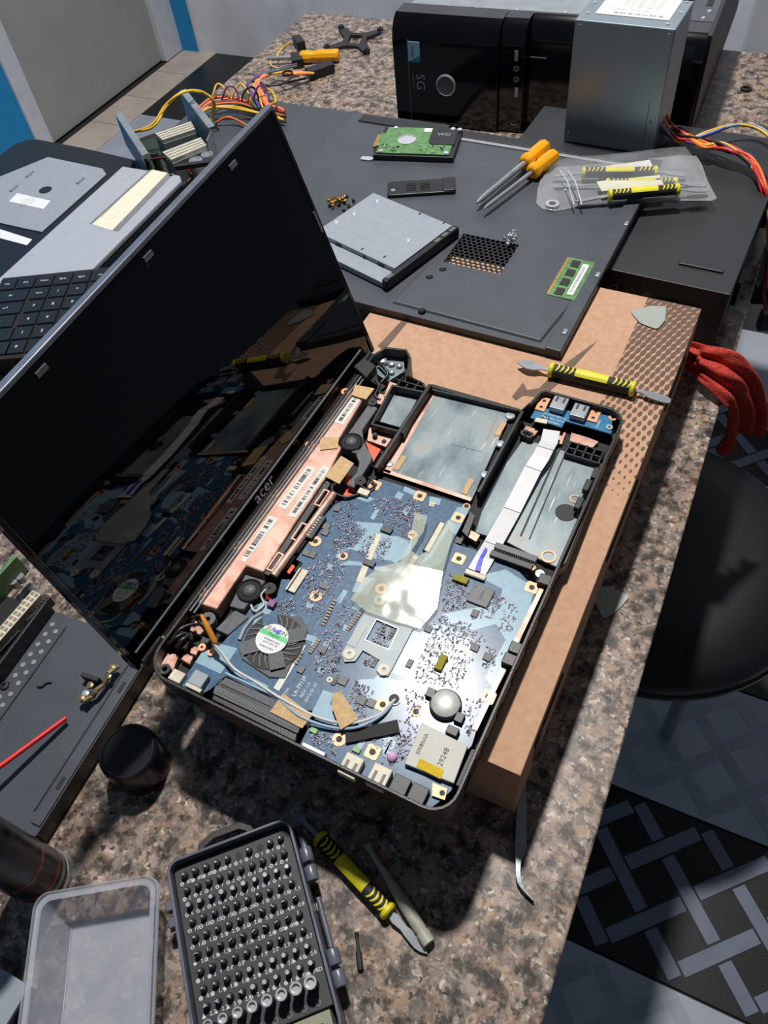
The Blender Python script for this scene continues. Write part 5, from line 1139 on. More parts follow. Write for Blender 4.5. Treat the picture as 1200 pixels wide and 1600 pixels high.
for dx in (0, 12):
    b = MB(); A, Bq = T.p(876 + dx, 263, zp + .015), T.p(897 + dx, 320, zp + .009); b.tube([(A.x, A.y, .012), ((A.x + Bq.x) / 2, (A.y + Bq.y) / 2, .0175), (Bq.x, Bq.y, .009)], .0008, 6); b.build('zip_ridge', 'wire_white', T.o, 50)

# ================================================================ picks, tweezers, spudger, cap, loose bits
def pick(label, pts, z):
    c = sum((at(*p, z) for p in pts), Vector()) / len(pts); T = Thing('opening_pick', label, 'pick', (c.x, c.y, z), 0, 'grey opening picks')
    P = [Vector((p.x, p.y)) for p in T.ps(pts, z)]; sm = []
    n = len(P)
    for i in range(n):
        a, m_, c2 = P[i - 1], P[i], P[(i + 1) % n]; s0, s1 = m_ + (a - m_).normalized() * min(.004, (a - m_).length * .3), m_ + (c2 - m_).normalized() * min(.004, (c2 - m_).length * .3)
        for k in range(5): t = k / 4; sm.append(s0 * (1 - t) ** 2 + m_ * 2 * t * (1 - t) + s1 * t * t)
    b = MB(); b.prism(sm, .0002, .0012); b.build('blade', 'pick_plastic', T.o, bevel=.0003); return T
pick('grey triangular opening pick lying on the cardboard box', [(984, 487), (1015, 479), (1041, 480), (1039, 502), (1027, 516), (1000, 506)], BOXZ + .0004)
pick('grey triangular opening pick lying on the granite beside the box', [(924, 918), (950, 917), (985, 932), (965, 955), (943, 969), (930, 945)], 0.0002)
# curved tweezers
T = Thing('tweezers', 'curved steel tweezers on the granite near the table edge', 'tweezers', at(815, 1290, 0))
for s in (0, 1):
    b = MB(); cl_ = [(818, 1215, .004), (815, 1262, .005), (814, 1305, .006), (813, 1326, .006), (810, 1345, .006), (812, 1378, .006), (834, 1407, .005)]; wd = [.0020, .0034, .0040, .0040, .0021, .0017, .0006]
    C_ = spline([T.p(a, b_, z - .0025 * s) for a, b_, z in cl_], 4); wd = [v.x for v in spline([Vector((w_, 0, 0)) for w_ in wd], 4)]; S_ = []
    for i in range(len(C_)):
        t_ = C_[min(i + 1, len(C_) - 1)] - C_[max(i - 1, 0)]; t_.z = 0; t_.normalize(); S_.append(Vector((-t_.y, t_.x, 0)) * wd[i])
    n = len(C_); b.strip(C_, S_, .001); b.build('arm', 'steel', T.o, bevel=.0003)
# nylon spudger
T, L = frame_thing('spudger', 'grey nylon spudger stick beside the front pry tool', 'spudger', (582, 1335), (671, 1476), .0005)
b = MB(); b.lathe([(0, 0), (.0019, 0), (.0022, .012), (.0037, .03), (.0046, L * .6), (.0046, L * .85), (.0041, L * .87), (.0048, L * .9), (.0048, L), (0, L)], (0, 0, .0048), 16, axis=(1, 0, 0)); b.build('stick', 'nylon_spudger', T.o, 40)
b = MB(); b.box((-.002, 0, .0046), (.010, .0044, .0014)); b.build('flat_tip', 'nylon_spudger', T.o, bevel=.0004)
# black cap
c = at(199, 1174, .036); T = Thing('spray_can_cap', 'short round black plastic spray can cap on the granite', 'cap', (c.x, c.y, 0))
b = MB(); b.lathe([(.0230, 0), (.0232, .030), (.0226, .0355), (.0212, .0375), (.0195, .0375), (.0185, .0362), (0, .0355)], (0, 0, 0), 48); b.build('shell', 'cap_plastic', T.o, 35)
b = MB(); b.lathe([(.0020, 0), (.0012, .0007), (0, .0009)], (0, 0, .0355), 12); b.build('mould_mark', 'rubber', T.o, 40)
# loose bit on the granite and small ring
b = MB(); b.lathe([(0, 0), (.0022, 0), (.0022, .010), (.0012, .013), (.0010, .021), (.0016, .0215), (.0016, .023), (0, .023)], (0, 0, .0022), 10, axis=(-.15, .99, 0)); o = b.build('screwdriver_bit', 'rubber', None, 40); o.location = at(564, 1516, 0); tag(o, 'single dark screwdriver bit lying loose on the granite', 'bit')
b = MB(); b.lathe([(.0052, 0), (.0080, 0), (.0085, .002), (.0080, .004), (.0052, .004)], (0, 0, 0), 24, closed=True); o = b.build('rubber_ring', 'rubber', None, 40); o.location = at(1165, 141, 0); tag(o, 'small black rubber ring on the granite beside the tower', 'ring')
# ================================================================ BIT CASE
ZB = .024
T, L0 = frame_thing('bit_case', 'black plastic bit case with rows of screwdriver bits', 'bit case', (285, 1365), (437, 1307), 0)
T.o.location.z = 0; gp = lambda px, py, z=ZB: T.p(px, py, z)
r0a, r0b, r8a, r8b = gp(285, 1366), gp(437, 1309), gp(321, 1568), gp(486, 1508)
x0, x1 = (r0a.x + r8a.x) / 2, (r0b.x + r8b.x) / 2; y0, y8 = (r0a.y + r0b.y) / 2, (r8a.y + r8b.y) / 2
px_ = (x1 - x0) / 9; py_ = (y8 - y0) / 8
ox0, ox1, oy0, oy1 = x0 - .0105, x1 + .0105, y0 + .0115, y8 - .045
cw, ch = ox1 - ox0, oy0 - oy1; ccx, ccy = (ox0 + ox1) / 2, (oy0 + oy1) / 2
rr_ = rrect(cw, ch, .009, ccx, ccy)
b = MB(); b.prism(rr_, .0004, .006); b.build('bottom_shell', 'black_plastic', T.o)
b = MB(); b.wall(rr_, .0022, .0055, .027); b.build('rim_wall', 'lid_edge', T.o, bevel=.0006)
ty1 = y8 - .0265
b = MB(); b.prism([(ox0 + .0028, ty1), (ox1 - .0028, ty1), (ox1 - .0028, oy0 - .003), (ox0 + .0028, oy0 - .003)], .006, ZB - .006); tray = b.build('bit_tray', 'tray_grey', T.o, bevel=.0006)
hx0 = ccx - .018; hy = oy0
hpts = [(hx0 - .012, hy - .0005), (hx0 - .006, hy + .010), (hx0 + .004, hy + .0145), (hx0 + .026, hy + .0145), (hx0 + .034, hy + .009), (hx0 + .037, hy - .0005)]
b = MB(); b.wall(hpts, .0052, .006, .0105); hg = b.build('hanger', 'black_plastic', T.o, bevel=.0006)
for yy in (y0 - .022, y8 - .006):
    for k in range(2):
        b = MB(); b.lathe([(.0, 0), (.0042, 0), (.0046, .001), (.0046, .009), (.0042, .010), (0, .010)], (ox1 + .0045, yy - k * .013, .019), 16, axis=(0, 1, 0)); b.build('latch_barrel', 'lid_edge', T.o, 40)
b = MB(); b.tube(spline([(ox1 + .003, y0 + .004, .016), (ox1 + .0045, y0 - .006, .018), (ox1 + .0045, y0 - .014, .019)], 4), .0028, 8); b.build('latch_bow', 'lid_edge', T.o, 50); b = MB(); b.tube([(ox1 + .004, y0 - .045, .012), (ox1 + .004, y8 + .006, .012)], .002, 8); b.build('latch_bar', 'lid_edge', T.o, 50)
for k in range(2):
    b = MB(); b.box((ox0 - .003, y0 - .016 - k * .011, .016), (.006, .007, .010)); b.build('hinge_knuckle', 'lid_edge', T.o, bevel=.001)
# printed size marks
sym = {1: ['\u2295000', '\u2295000', '\u229500', '\u229500', '\u22950', '\u22950', '\u22951', '\u22951', '\u22951', '\u22951'], 2: ['\u22952', '\u22952', '\u25cb1', '\u25cb1', '\u25cb2', '\u25cb2', '\u25cb3', '\u25cb3', '\u25cb4', '\u25cb4'],
       3: ['\u25cb5', '\u25cb5', '\u25cb6', '\u25cb6', '\u25cb7', '\u25cb7', '\u25cb8', '\u25cb8', '\u25cb9', '\u25cb9'], 4: ['\u25cb10', '\u25cb10', '\u25cb15', '\u25cb15', '\u25cb20', '\u25cb20', '\u22961.0', '\u22961.0', '\u22961.3', '\u22961.3'],
       5: ['\u22961.5', '\u22961.5', '\u22962.0', '\u22962.0', '\u22962.5', '\u22962.5', '\u22963.0', '\u22963.5', '\u22964.0', '\u26050.8'], 6: ['\u26053.8', '\u26051.2', '\u26051.2', '\u26051.5', '\u26051.5', '\u26052.0', '\u26052.5', '\u25ce000', '\u25ce00', '\u25ce0'],
       7: ['\u25ce1', '\u25ce2', 'Y0.6', 'Y0.8', 'Y1.5', 'Y1.5', 'Y2.0', 'Y2.3', 'Y3.0', '\u25ce0.7'], 8: ['\u25ce0.9', '\u25ce1.0', '\u25ce1.3', '\u25ce1.5', '\u25ce2.0', '\u25ce2.5', '\u25ce3.0', '\u25ce3.5', '\u25ce4.0', '\u25b22.0'],
       9: ['\u25b22.3', '\u25b22.7', '\u25b23.0', '\u22962.3', '\u22962.6', '\u25ce0', '\u25ce1', '\u25ce2', '\u25ceSIM', '\u25ceMID']}
# ASCII-safe look of the marks: a drawn ring or star plus the number
ZT = ZB - .006
b = MB(); zt_ = ZT + .0002
for r, row in sym.items():
    for c, s in enumerate(row):
        xx = x0 + c * px_ - .0014; yy = y0 + r * py_ + .0060; k = s[0]; num = s[1:]
        q = (xx - .0019, yy)
        if k in '\u2295\u2296\u25cb\u25ce':
            ro = .00135; n = 14
            vs_ = [(q[0] + rr2 * math.cos(2 * math.pi * i / n), q[1] + rr2 * math.sin(2 * math.pi * i / n), zt_) for rr2 in (ro, ro * .72) for i in range(n)]
            b.add(vs_, [(i, (i + 1) % n, n + (i + 1) % n, n + i) for i in range(n)])
            b.box((q[0], q[1], zt_), (ro * 1.5, .0003, .0001))
            if k == '\u2295': b.box((q[0], q[1], zt_), (.0003, ro * 1.5, .0001))
            if k == '\u25ce': b.cyl((q[0], q[1], zt_), ro * .5, .0001, 8)
        elif k == '\u2605':
            vs_ = [(q[0] + (.0016 if i % 2 == 0 else .0007) * math.sin(math.pi * i / 5), q[1] + (.0016 if i % 2 == 0 else .0007) * math.cos(math.pi * i / 5), zt_) for i in range(10)]; b.add(vs_, [tuple(range(10))])
        elif k == '\u25b2': b.add([(q[0] - .0014, q[1] - .0012, zt_), (q[0] + .0014, q[1] - .0012, zt_), (q[0], q[1] + .0014, zt_)], [(0, 1, 2)])
        else: b.text(k, .0030, (q[0], q[1], zt_))
        b.text(num, .0036, (xx + .0006 + .0012 * len(num), yy, zt_))
b.build('size_marks', 'white_print', tray)
for i in range(9):
    for j in range(10): b = MB(); b.cyl((x0 + j * px_, y0 + i * py_, ZT + .0001), .0026, .0002, 14); b.build('bit_hole', 'ink_black', tray)
for j in range(8):
    b = MB(); xx = x0 + .002 + j * (x1 - x0 - .004) / 7; b.ring((xx, y8 - .0225, ZT), .0021, .0011, .0006, 14); b.build('hex_socket', 'chip_grey', tray)
b = MB(); b.wall([(ccx + .008, ty1 - .002), (ox1 - .006, ty1 - .002), (ox1 - .006, oy1 + .004), (ccx - .004, oy1 + .004)], .006, .008, .024); b.build('handle_cradle', 'olive_plastic', T.o, bevel=.0015, label='olive grey plastic frame')
# the bits, each one a thing standing in its socket
def bit_mesh(tip, r=.0022, h=.0068):
    b = MB(); b.m = 0; b.lathe([(0, 0), (r, 0), (r, h * .55), (r * .8, h * .68), (0, h * .68)], (0, 0, 0), 10); b.m = 1
    if tip == 'flat': b.box((0, 0, h * .85), (r * 1.1, .0006, h * .4))
    elif tip == 'cross': b.lathe([(r * .55, h * .66), (r * .5, h * .85), (r * .12, h)], (0, 0, 0), 6)
    elif tip == 'hex': b.lathe([(r * .72, h * .66), (r * .72, h)], (0, 0, 0), 6)
    elif tip == 'tri': b.lathe([(r * .8, h * .66), (r * .7, h)], (0, 0, 0), 3)
    elif tip == 'pin': b.lathe([(r * .4, h * .66), (r * .34, h)], (0, 0, 0), 8)
    o = b.build('screwdriver_bit', ['rubber', 'bright_steel'], None, 35); me = o.data; bpy.data.objects.remove(o); return me
BM = {k: bit_mesh(k) for k in ('flat', 'cross', 'hex', 'tri', 'pin')}
order = ['first', 'second', 'third', 'fourth', 'fifth', 'sixth', 'seventh', 'eighth', 'ninth']
order_c = order + ['tenth']
tips = ['pin', 'cross', 'hex', 'pin', 'flat', 'flat', 'pin', 'pin', 'hex']
rz_case = T.o.rotation_euler[2]
for i in range(9):
    for j in range(10):
        if i == 0 and j in (5, 7): continue
        tp = tips[i]
        if i == 4 and j < 6: tp = 'pin'
        if i == 7 and j >= 4: tp = 'hex'
        if i == 8 and j < 4: tp = 'tri'
        o = bpy.data.objects.new('screwdriver_bit', BM[tp]); COL.objects.link(o)
        w = T.W @ Vector((x0 + j * px_, y0 + i * py_, ZT + .0003)); rr = random.Random(i * 10 + j)
        o.location = w; o.rotation_euler = (0, 0, rz_case + rr.uniform(0, 6)); s = rr.uniform(.9, 1.1); o.scale = (s, s, rr.uniform(.85, 1.1))
        tag(o, '%s bit from the left in the %s row below the bit case hanger' % (order_c[j], order[i]), 'bit', 'bits in the %s row' % order[i])
b = MB(); b.m = 0; b.lathe([(0, 0), (.0030, 0), (.0031, .012), (0, .012)], (0, 0, 0), 14); b.m = 1; b.lathe([(.0032, .012), (.0034, .0125), (.0034, .016), (.0024, .016), (.0022, .0135), (0, .0135)], (0, 0, 0), 18); so = b.build('socket_bit', ['rubber', 'bright_steel'], None, 35); som = so.data; bpy.data.objects.remove(so)
for j in range(8):
    o = bpy.data.objects.new('socket_bit', som); COL.objects.link(o); o.location = T.W @ Vector((x0 + .002 + j * (x1 - x0 - .004) / 7, y8 - .0120, ZT + .0001)); s = .88 + .045 * j; o.scale = (s, s, 1); o.rotation_euler = (0, 0, rz_case)
    tag(o, '%s bright hollow socket bit from the left in the bit case' % order[j], 'bit', 'socket bits in the last row')

# ================================================================ FROSTED LID beside the bit case
RZL = .034
T, L0 = frame_thing('frosted_lid', 'empty frosted plastic lid lying open beside the bit case', 'plastic lid', (54, 1397), (248, 1364), RZL)
T.o.location.z = 0; T.loc.z = 0; T.W = Matrix.Translation(T.o.location) @ Matrix.Rotation(T.o.rotation_euler[2], 4, 'Z'); T.I = T.W.inverted()
lw = L0; lh = .150; cxl, cyl = lw / 2, -lh / 2
b = MB(); ringp = [(0, .0005, RZL), (0, .0, RZL - .0045), (.0022, .0, RZL - .005), (.0026, 0, RZL - .001), (.0052, 0, RZL - .0015), (.0150, 0, .0024)]
lo = []; seg = 6
for ins, _, z in ringp: lo.append([(x, y, z) for x, y in rrect(lw - 2 * ins, lh - 2 * ins, max(.0105 - ins * .45, .003), cxl, cyl, seg)])
n = len(lo[0]); vs_ = [v for r in lo for v in r]; fs = [(k * n + i, k * n + (i + 1) % n, (k + 1) * n + (i + 1) % n, (k + 1) * n + i) for k in range(len(lo) - 1) for i in range(n)]
fs.append(tuple((len(lo) - 1) * n + i for i in range(n))); b.add(vs_, fs); o = b.build('tray_shell', 'frosted_lid', T.o, 40); sm = o.modifiers.new('solid', 'SOLIDIFY'); sm.thickness = .0009
b = MB()
inn = rrect(lw - .031, lh - .031, .003, cxl, cyl, 1); b.tube([(x, y, .0034) for x, y in inn] + [(inn[0][0], inn[0][1], .0034)], .0006, 6)
for sx, sy in ((0, 0), (1, 0)): 
    b.tube([(lw * sx + (1 - 2 * sx) * .007, -.007, RZL - .002), (lw * sx + (1 - 2 * sx) * .016, -.016, .0034)], .0006, 6)
b.build('moulded_crease', 'frosted_lid', T.o, 50)

# ================================================================ SPRAY CAN lying in the near left corner
T = Thing('spray_can', 'black and red spray can standing at the left edge beside the frosted lid', 'spray can', (-.309, .1310, 0)); RC = .0200
b = MB(); b.lathe([(0, .002), (RC * .8, .001), (RC * .95, 0), (RC * .97, .004), (RC * .97, .135), (RC * .7, .150), (RC * .35, .153), (0, .153)], (0, 0, .0006), 40); b.build('can_body', 'can_black', T.o, 35)
b = MB(); b.lathe([(RC * .965, .0), (RC * 1.01, .0), (RC * 1.03, .002), (RC * .985, .0045)], (0, 0, .0004), 40); b.build('steel_rim', 'bright_steel', T.o, 40)
for x, w, m in ((.010, .004, 'wire_grey'), (.019, .0032, 'can_red'), (.046, .0018, 'can_red')):
    b = MB(); b.lathe([(RC * .972, 0), (RC * .978, 0), (RC * .978, w), (RC * .972, w)], (0, 0, x), 40, closed=True); b.build('printed_band', m, T.o, 40)
b = MB(); b.lathe([(RC * .3, .153), (RC * .3, .162), (RC * .22, .166), (0, .166)], (0, 0, 0), 20); b.build('nozzle', 'black_plastic', T.o, 40)
# grey card on a dark tray at the corner
T = Thing('grey_card_tray', 'pale grey flat cover with a dark rim in the near left corner', 'cover', at(10, 1570, 0)); b = MB(); b.prism(T.ps([(-70, 1470), (0, 1513), (46, 1541), (8, 1604), (-60, 1640)], .016), .0115, .0160); b.build('cover_plate', 'drive_metal', T.o, bevel=.0006)
b = MB(); b.prism(T.ps([(-74, 1472), (0, 1516), (49, 1545), (12, 1612), (-60, 1650)], .011), .0004, .0112); b.build('dark_rim', 'black_plastic', T.o, bevel=.0006)
T = Thing('dark_block', 'dark blue-black square block half under the frosted lid edge', 'block', at(46, 1580, 0)); b = MB(); b.prism(T.ps([(28, 1575), (53, 1567), (53, 1605), (30, 1612)], .003), .0003, .0022); b.build('block_body', 'black_gloss', T.o, bevel=.0005)

# ================================================================ OPEN CHASSIS at the left with a mainboard
CHZ = .020
T, L0 = frame_thing('open_chassis', 'dark steel chassis tray with a mainboard under the laptop screen', 'chassis', (62, 1297), (222, 1043), CHZ)
T.o.location.z = 0; T.W = Matrix.Translation(T.o.location) @ Matrix.Rotation(T.o.rotation_euler[2], 4, 'Z'); T.I = T.W.inverted()
ye = T.p(92, 948, CHZ).y; xe = L0 + .02
b = MB(); b.prism([(-.004, .0), (xe, .0), (xe, ye), (-.05, ye), (-.05, .05)], CHZ - .0012, CHZ); b.build('tray_sheet', 'panel_paint', T.o)
b = MB(); b.prism([(-.004, -.0), (xe, -.0), (xe, .0012), (-.004, .0012)], .0004, CHZ - .0013); b.build('folded_edge', 'black_plastic', T.o)
b = MB(); b.box((xe / 2, .0052, CHZ + .0008), (xe - .004, .0085, .0018)); b.build('edge_rail', 'panel_paint', T.o, bevel=.0005); b = MB(); b.box((xe / 2, .0128, CHZ + .0005), (xe - .02, .0014, .0012)); b.build('edge_bead', 'panel_paint_dark', T.o, bevel=.0005)
for x in (.035, L0 - .022):
    b = MB(); b.box((x, .0055, CHZ + .0019), (.010, .003, .0008)); b.build('punched_slot', 'ink_black', T.o)
for k in range(12):
    for rw in (0, 1):
        b = MB(); b.cyl((xe - .012 - k * .0105 - rw * .005, ye - .006 - rw * .0075, CHZ + .0001), .0022, .0004, 14); b.build('vent_hole', 'backplate', T.o)
b = MB(); b.box((L0 / 2 - .02, ye - .020, CHZ + .0004), (L0 + .06, .0012, .0008)); b.build('pressed_line', 'ink_black', T.o)
for px, py in ((8, 1072),):
    q = T.p(px, py, CHZ); b = MB(); b.lathe([(.0045, 0), (.0035, .0020), (.0018, .0022), (.0016, .0002), (0, .0002)], (q.x, q.y, CHZ), 18); b.build('standoff', 'panel_paint_dark', T.o, 50)
b = MB(); b.prism([(-.06, ye), (xe, ye), (xe, ye + .003), (-.06, ye + .003)], .0004, .038); b.build('inner_wall', 'black_plastic', T.o, bevel=.0005)
b = MB(); b.prism([(-.06, ye + .0032), (xe, ye + .0032), (xe, ye + .13), (-.06, ye + .13)], .012, .014); mbp = b.build('mainboard', 'black_matte', T.o)
def cbox(name, pa, pb, w, z0, z1, m, par=None):
    A, C = T.p(*pa, z1), T.p(*pb, z1); ctr = (A + C) / 2; dd = C - A; b = MB(); b.box((ctr.x, ctr.y, (z0 + z1) / 2), (dd.length, w, z1 - z0), math.atan2(dd.y, dd.x)); return b.build(name, m, par or mbp, bevel=.0005), A, C
o, A, C = cbox('power_connector', (57, 925), (-40, 1035), .0105, .014, .034, 'ivory')
dd = (C - A); n_ = 14; side = Vector((-dd.y, dd.x, 0)).normalized()
for k in range(n_):
    for s in (-1, 1):
        q = A + dd * ((k + .5) / n_) + side * .0024 * s; b = MB(); b.box((q.x, q.y, .0341), (dd.length / n_ * .62, .0032, .0004), math.atan2(dd.y, dd.x)); b.build('pin_cavity', 'gold' if False else 'smd_tan', mbp)
for pa, pb in (((74, 930), (36, 968)), ((26, 982), (-8, 1018))): 
    o, A, C = cbox('drive_header', pa, pb, .0085, .014, .026, 'chip_black')
    for k in range(9):
        for s in (-1, 1):
            q = A + (C - A) * ((k + .5) / 9) + Vector((-(C - A).y, (C - A).x, 0)).normalized() * .0018 * s; b = MB(); b.box((q.x, q.y, .0265), (.0008, .0008, .002)); b.build('header_pin', 'steel', mbp)
cbox('memory_stick', (24, 868), (-60, 958), .004, .014, .040, 'pcb_green'); cbox('memory_stick', (10, 885), (-60, 955), .0014, .014, .034, 'pcb_pale_green')
for px, py in ((20, 908), (30, 900)):
    q = T.p(px, py, .022); b = MB(); b.cyl((q.x, q.y, .014), .004, .008, 16); b.build('capacitor', 'steel', mbp, 40)
# metal bracket with screws lying on the tray
T = Thing('metal_bracket', 'small brass-coloured metal bracket with screws on the chassis tray', 'bracket', at(155, 1070, CHZ + .0002))
P = T.ps([(180, 1037), (168, 1052), (158, 1066), (148, 1078), (140, 1084), (128, 1095)], CHZ + .012); b = MB()
for k in range(len(P) - 1):
    b.tube([(P[k].x, P[k].y, .010 if k % 2 else .006), (P[k + 1].x, P[k + 1].y, .006 if k % 2 else .010)], .0024, 6)
b.build('bar', 'aged_brass', T.o, 30)
for px, py in ((176, 1044), (170, 1058), (142, 1072), (135, 1085), (128, 1092)):
    q = T.p(px, py, CHZ + .008); b = MB(); b.lathe([(.0030, 0), (.0030, .002), (.0016, .0026), (0, .0026)], (q.x, q.y, .008), 12); b.build('screw', 'bright_steel' if px % 2 else 'aged_brass', T.o, 40)
q = T.p(140, 1057, CHZ + .010); b = MB(); b.box((q.x, q.y, .006), (.017, .004, .008), R(-20)); b.build('black_clip', 'rubber', T.o, bevel=.0005)
# small black sliver
b = MB(); b.tube(spline([(-.006, .001, .001), (-.002, -.0008, .0012), (.002, .0012, .001), (.006, .0, .001)], 3), .0009, 6); o = b.build('plastic_sliver', 'rubber', None); w = at(70, 1071, CHZ); o.location = (w.x, w.y, CHZ); o.rotation_euler[2] = R(20); tag(o, 'tiny black plastic sliver on the chassis tray', 'sliver')
# red straw leaning up from the can
A, C = at(103, 1122, CHZ + .006), at(-20, 1212, CHZ + .020); b = MB(); b.tube([(0, 0, 0), C - A], .0021, 10); o = b.build('spray_straw', 'straw_red', None, 50); o.location = A; tag(o, 'thin red plastic straw across the chassis tray', 'straw')

# ================================================================ SILVER LAPTOP CHASSIS at the far left
SZ = .046
T, L0 = frame_thing('silver_laptop_base', 'black laptop base with a silver palm rest at the far left', 'laptop base', (132, 432), (290, 275), SZ)
T.o.location.z = 0; T.W = Matrix.Translation(T.o.location) @ Matrix.Rotation(T.o.rotation_euler[2], 4, 'Z'); T.I = T.W.inverted()
sy = (T.p(205, 249, SZ).y + T.p(0, 430, SZ).y) / 2
b = MB(); b.prism([(-.15, 0), (.246, 0), (.248, .104), (.277, .117), (.288, .22), (.293, .315), (.286, .334), (.27, .345), (-.15, .345)], .0008, .0385); b.build('base_shell', 'black_plastic', T.o, bevel=.002)
P = [(L0 - .012, 0), (L0, .010), (L0 + .001, sy), (-.15, sy), (-.15, 0)]
b = MB(); b.prism(P, .0386, SZ); palm = b.build('palm_rest', 'silver_plastic', T.o, bevel=.002)
b = MB(); P = T.ps([(238, 265), (262, 270), (175, 360), (143, 350)], SZ + .0003); b.prism(P, SZ + .0001, SZ + .0003); b.build('sticker_strip', 'cream_paper', palm)
b = MB(); P = T.ps([(262, 271), (270, 273), (185, 361), (176, 360)], SZ + .0003); b.prism(P, SZ + .0001, SZ + .0003); P = T.ps([(232, 266), (238, 265), (145, 349), (139, 350)], SZ + .0003); b.prism(P, SZ + .0001, SZ + .0003); b.build('sticker_edge', 'ink_grey', palm)
b = MB()
for k in range(7): q = T.p(152 + k * 5, 345 - k * 5, SZ + .0004); b.text('Genuine 15.6 HD', .0026, (q.x + .01, q.y, SZ + .0004), (1, 0, 0), (0, 1, 0)) if k % 2 else None
q = T.p(268, 273, SZ + .0004); b.prism([(q.x - .003, q.y - .003), (q.x + .003, q.y - .003), (q.x + .003, q.y + .003), (q.x - .003, q.y + .003)], SZ + .0001, SZ + .0003); b.build('sticker_print', 'ink_grey', palm)
b = MB(); P = T.ps([(28, 421), (0, 440), (-30, 470), (-10, 490), (108, 432)], SZ + .0004); b.prism(P, SZ + .0001, SZ + .0008); b.build('touchpad', 'silver_plastic', palm, bevel=.0003)
mz = .0402
P = T.ps([(75, 245), (160, 263), (166, 272), (65, 362), (40, 357), (0, 348), (-90, 330), (-60, 300)], mz); b = MB(); b.prism(P, .0386, mz); mp = b.build('drive_cover_plate', 'drive_metal', T.o, bevel=.0006)
q = T.p(71, 297, mz); b = MB(); b.cyl((q.x, q.y, mz + .0001), .0095, .0003, 28); b.build('round_hole', 'ink_black', mp)
for px, py in ((47, 273), (22, 295), (126, 283)):
    b = MB(); q = T.p(px, py, mz); b.box((q.x, q.y, mz + .001), (.017, .004, .002)); b.build('raised_clip', 'steel', mp, bevel=.0005)
b = MB(); P = T.ps([(27, 302), (79, 314), (68, 327), (14, 315)], mz); b.prism(P, mz + .0001, mz + .0004); b.build('white_label', 'white_print', mp)
b = MB()
for k in range(3): q = T.p(47 - k * 2, 311 + k * 4, mz); b.text('S/N: 0511 A23 77', .0032, (q.x, q.y, mz + .0005), (.75, -.66, 0), (.66, .75, 0))
b.build('label_print', 'ink_grey', mp)
b = MB(); P = T.ps([(0, 358), (50, 374), (42, 383), (0, 372)], .039); b.prism(P, .0386, .0390); b.build('white_label', 'white_print', T.o)

# loose keyboard on it
KZ = SZ + .006
T, L0 = frame_thing('loose_keyboard', 'loose black keyboard with white key legends on the silver laptop base', 'keyboard', (53, 478), (113, 472), KZ)
pitch = L0 / 2; q = T.p(35, 520, KZ); rowv = Vector((q.x / 2, q.y / 2, 0)); q = Vector((0, 0, 0))
K = [(.0, 0, '7'), (1, 0, '8'), (2, 0, '9'), (0, 1, '4'), (1, 1, '5'), (2, 1, '6'), (0, 2, '1'), (1, 2, '2'), (2, 2, '3'), (0, 3, '0'), (1, 3, '.'), (0, -1, 'Num'), (1, -1, '/'), (2, -1, '*'), (0, -2, 'Home'), (1, -2, 'PgUp'), (2, -2, 'PgDn'), (3, -2, 'Prt'), (3, -1, '-'), (3, 0, '+'), (-1, -2, 'Del'), (-2, -2, 'F12'), (-1.5, -1, '\u2190'), (-1.5, 0, '\u21b5'), (-1.6, 1, 'Enter'), (-1.4, 2, 'Shift'), (-1.2, 3, 'Ctrl'), (-2.6, 2, 'Fn'), (-2.4, 3, 'Alt')]
c1 = rowv; mb_ = MB(); e = [Vector((-.06, 0, 0)) + c1 * -2.7, Vector((pitch * 3.7, 0, 0)) + c1 * -2.7, Vector((pitch * 3.7, 0, 0)) + c1 * 3.7, Vector((-.06, 0, 0)) + c1 * 3.7]
mb_.prism([(v.x, v.y) for v in e], -.0052, -.0016); kb = mb_.build('key_frame', 'black_matte', T.o, bevel=.0005)
cd = rowv.normalized()
for cx_, ry_, s in K:
    w = pitch * (1.9 if cx_ in (-1.5, -1.6, -1.4, -1.2) else 1.0) * .93; o_ = Vector((cx_ * pitch, 0, 0)) + rowv * ry_; hx = w / 2; hv = rowv * .46
    pts = [o_ + Vector((-hx, 0, 0)) - hv, o_ + Vector((hx, 0, 0)) - hv, o_ + Vector((hx, 0, 0)) + hv, o_ + Vector((-hx, 0, 0)) + hv]
    b = MB(); b.prism([(v.x, v.y) for v in pts], -.0016, .0006, .0008); ko = b.build('key', 'black_plastic', kb)
    b = MB(); b.text(s, .0068 if len(s) < 2 else .0042, (o_.x, o_.y, .0008), (1, 0, 0), -cd); b.build('key_legend', 'white_print', kb)

# ================================================================ OPENED POWER SUPPLY with its cables
OZ = LZ + .0006
T = Thing('opened_power_supply', 'opened power supply with bare heat sinks and coloured cables', 'power supply', at(255, 255, OZ), R(-25)); ob_ = lambda px, py, z: T.p(px, py, z)
def wall_plate(pa, pb, z1, m='steel', fl=.010, name='side_plate', sgn=1):
    A, C = ob_(*pa, z1), ob_(*pb, z1); dd = C - A; ctr = (A + C) / 2; a = math.atan2(dd.y, dd.x); h = z1 - OZ; nv = Vector((-math.sin(a), math.cos(a), 0))
    b = MB(); b.box((ctr.x, ctr.y, h / 2), (dd.length, .0012, h), a); b.box((ctr.x + nv.x * fl / 2 * sgn, ctr.y + nv.y * fl / 2 * sgn, h), (dd.length, fl, .0012), a); return b.build(name, m, T.o, bevel=.0003)
wall_plate((180, 178), (222, 243), .062, sgn=1); wall_plate((281, 142), (326, 200), .064, sgn=1)
A = ob_(331, 204, .058); b = MB(); b.box((A.x + .006, A.y - .016, .024), (.0012, .034, .047), R(20)); b.build('end_plate', 'steel', T.o)
bq = [ob_(180, 178, .062), ob_(222, 243, .062), ob_(330, 204, .064) + Vector((.012, -.03, 0)), ob_(281, 142, .064)]
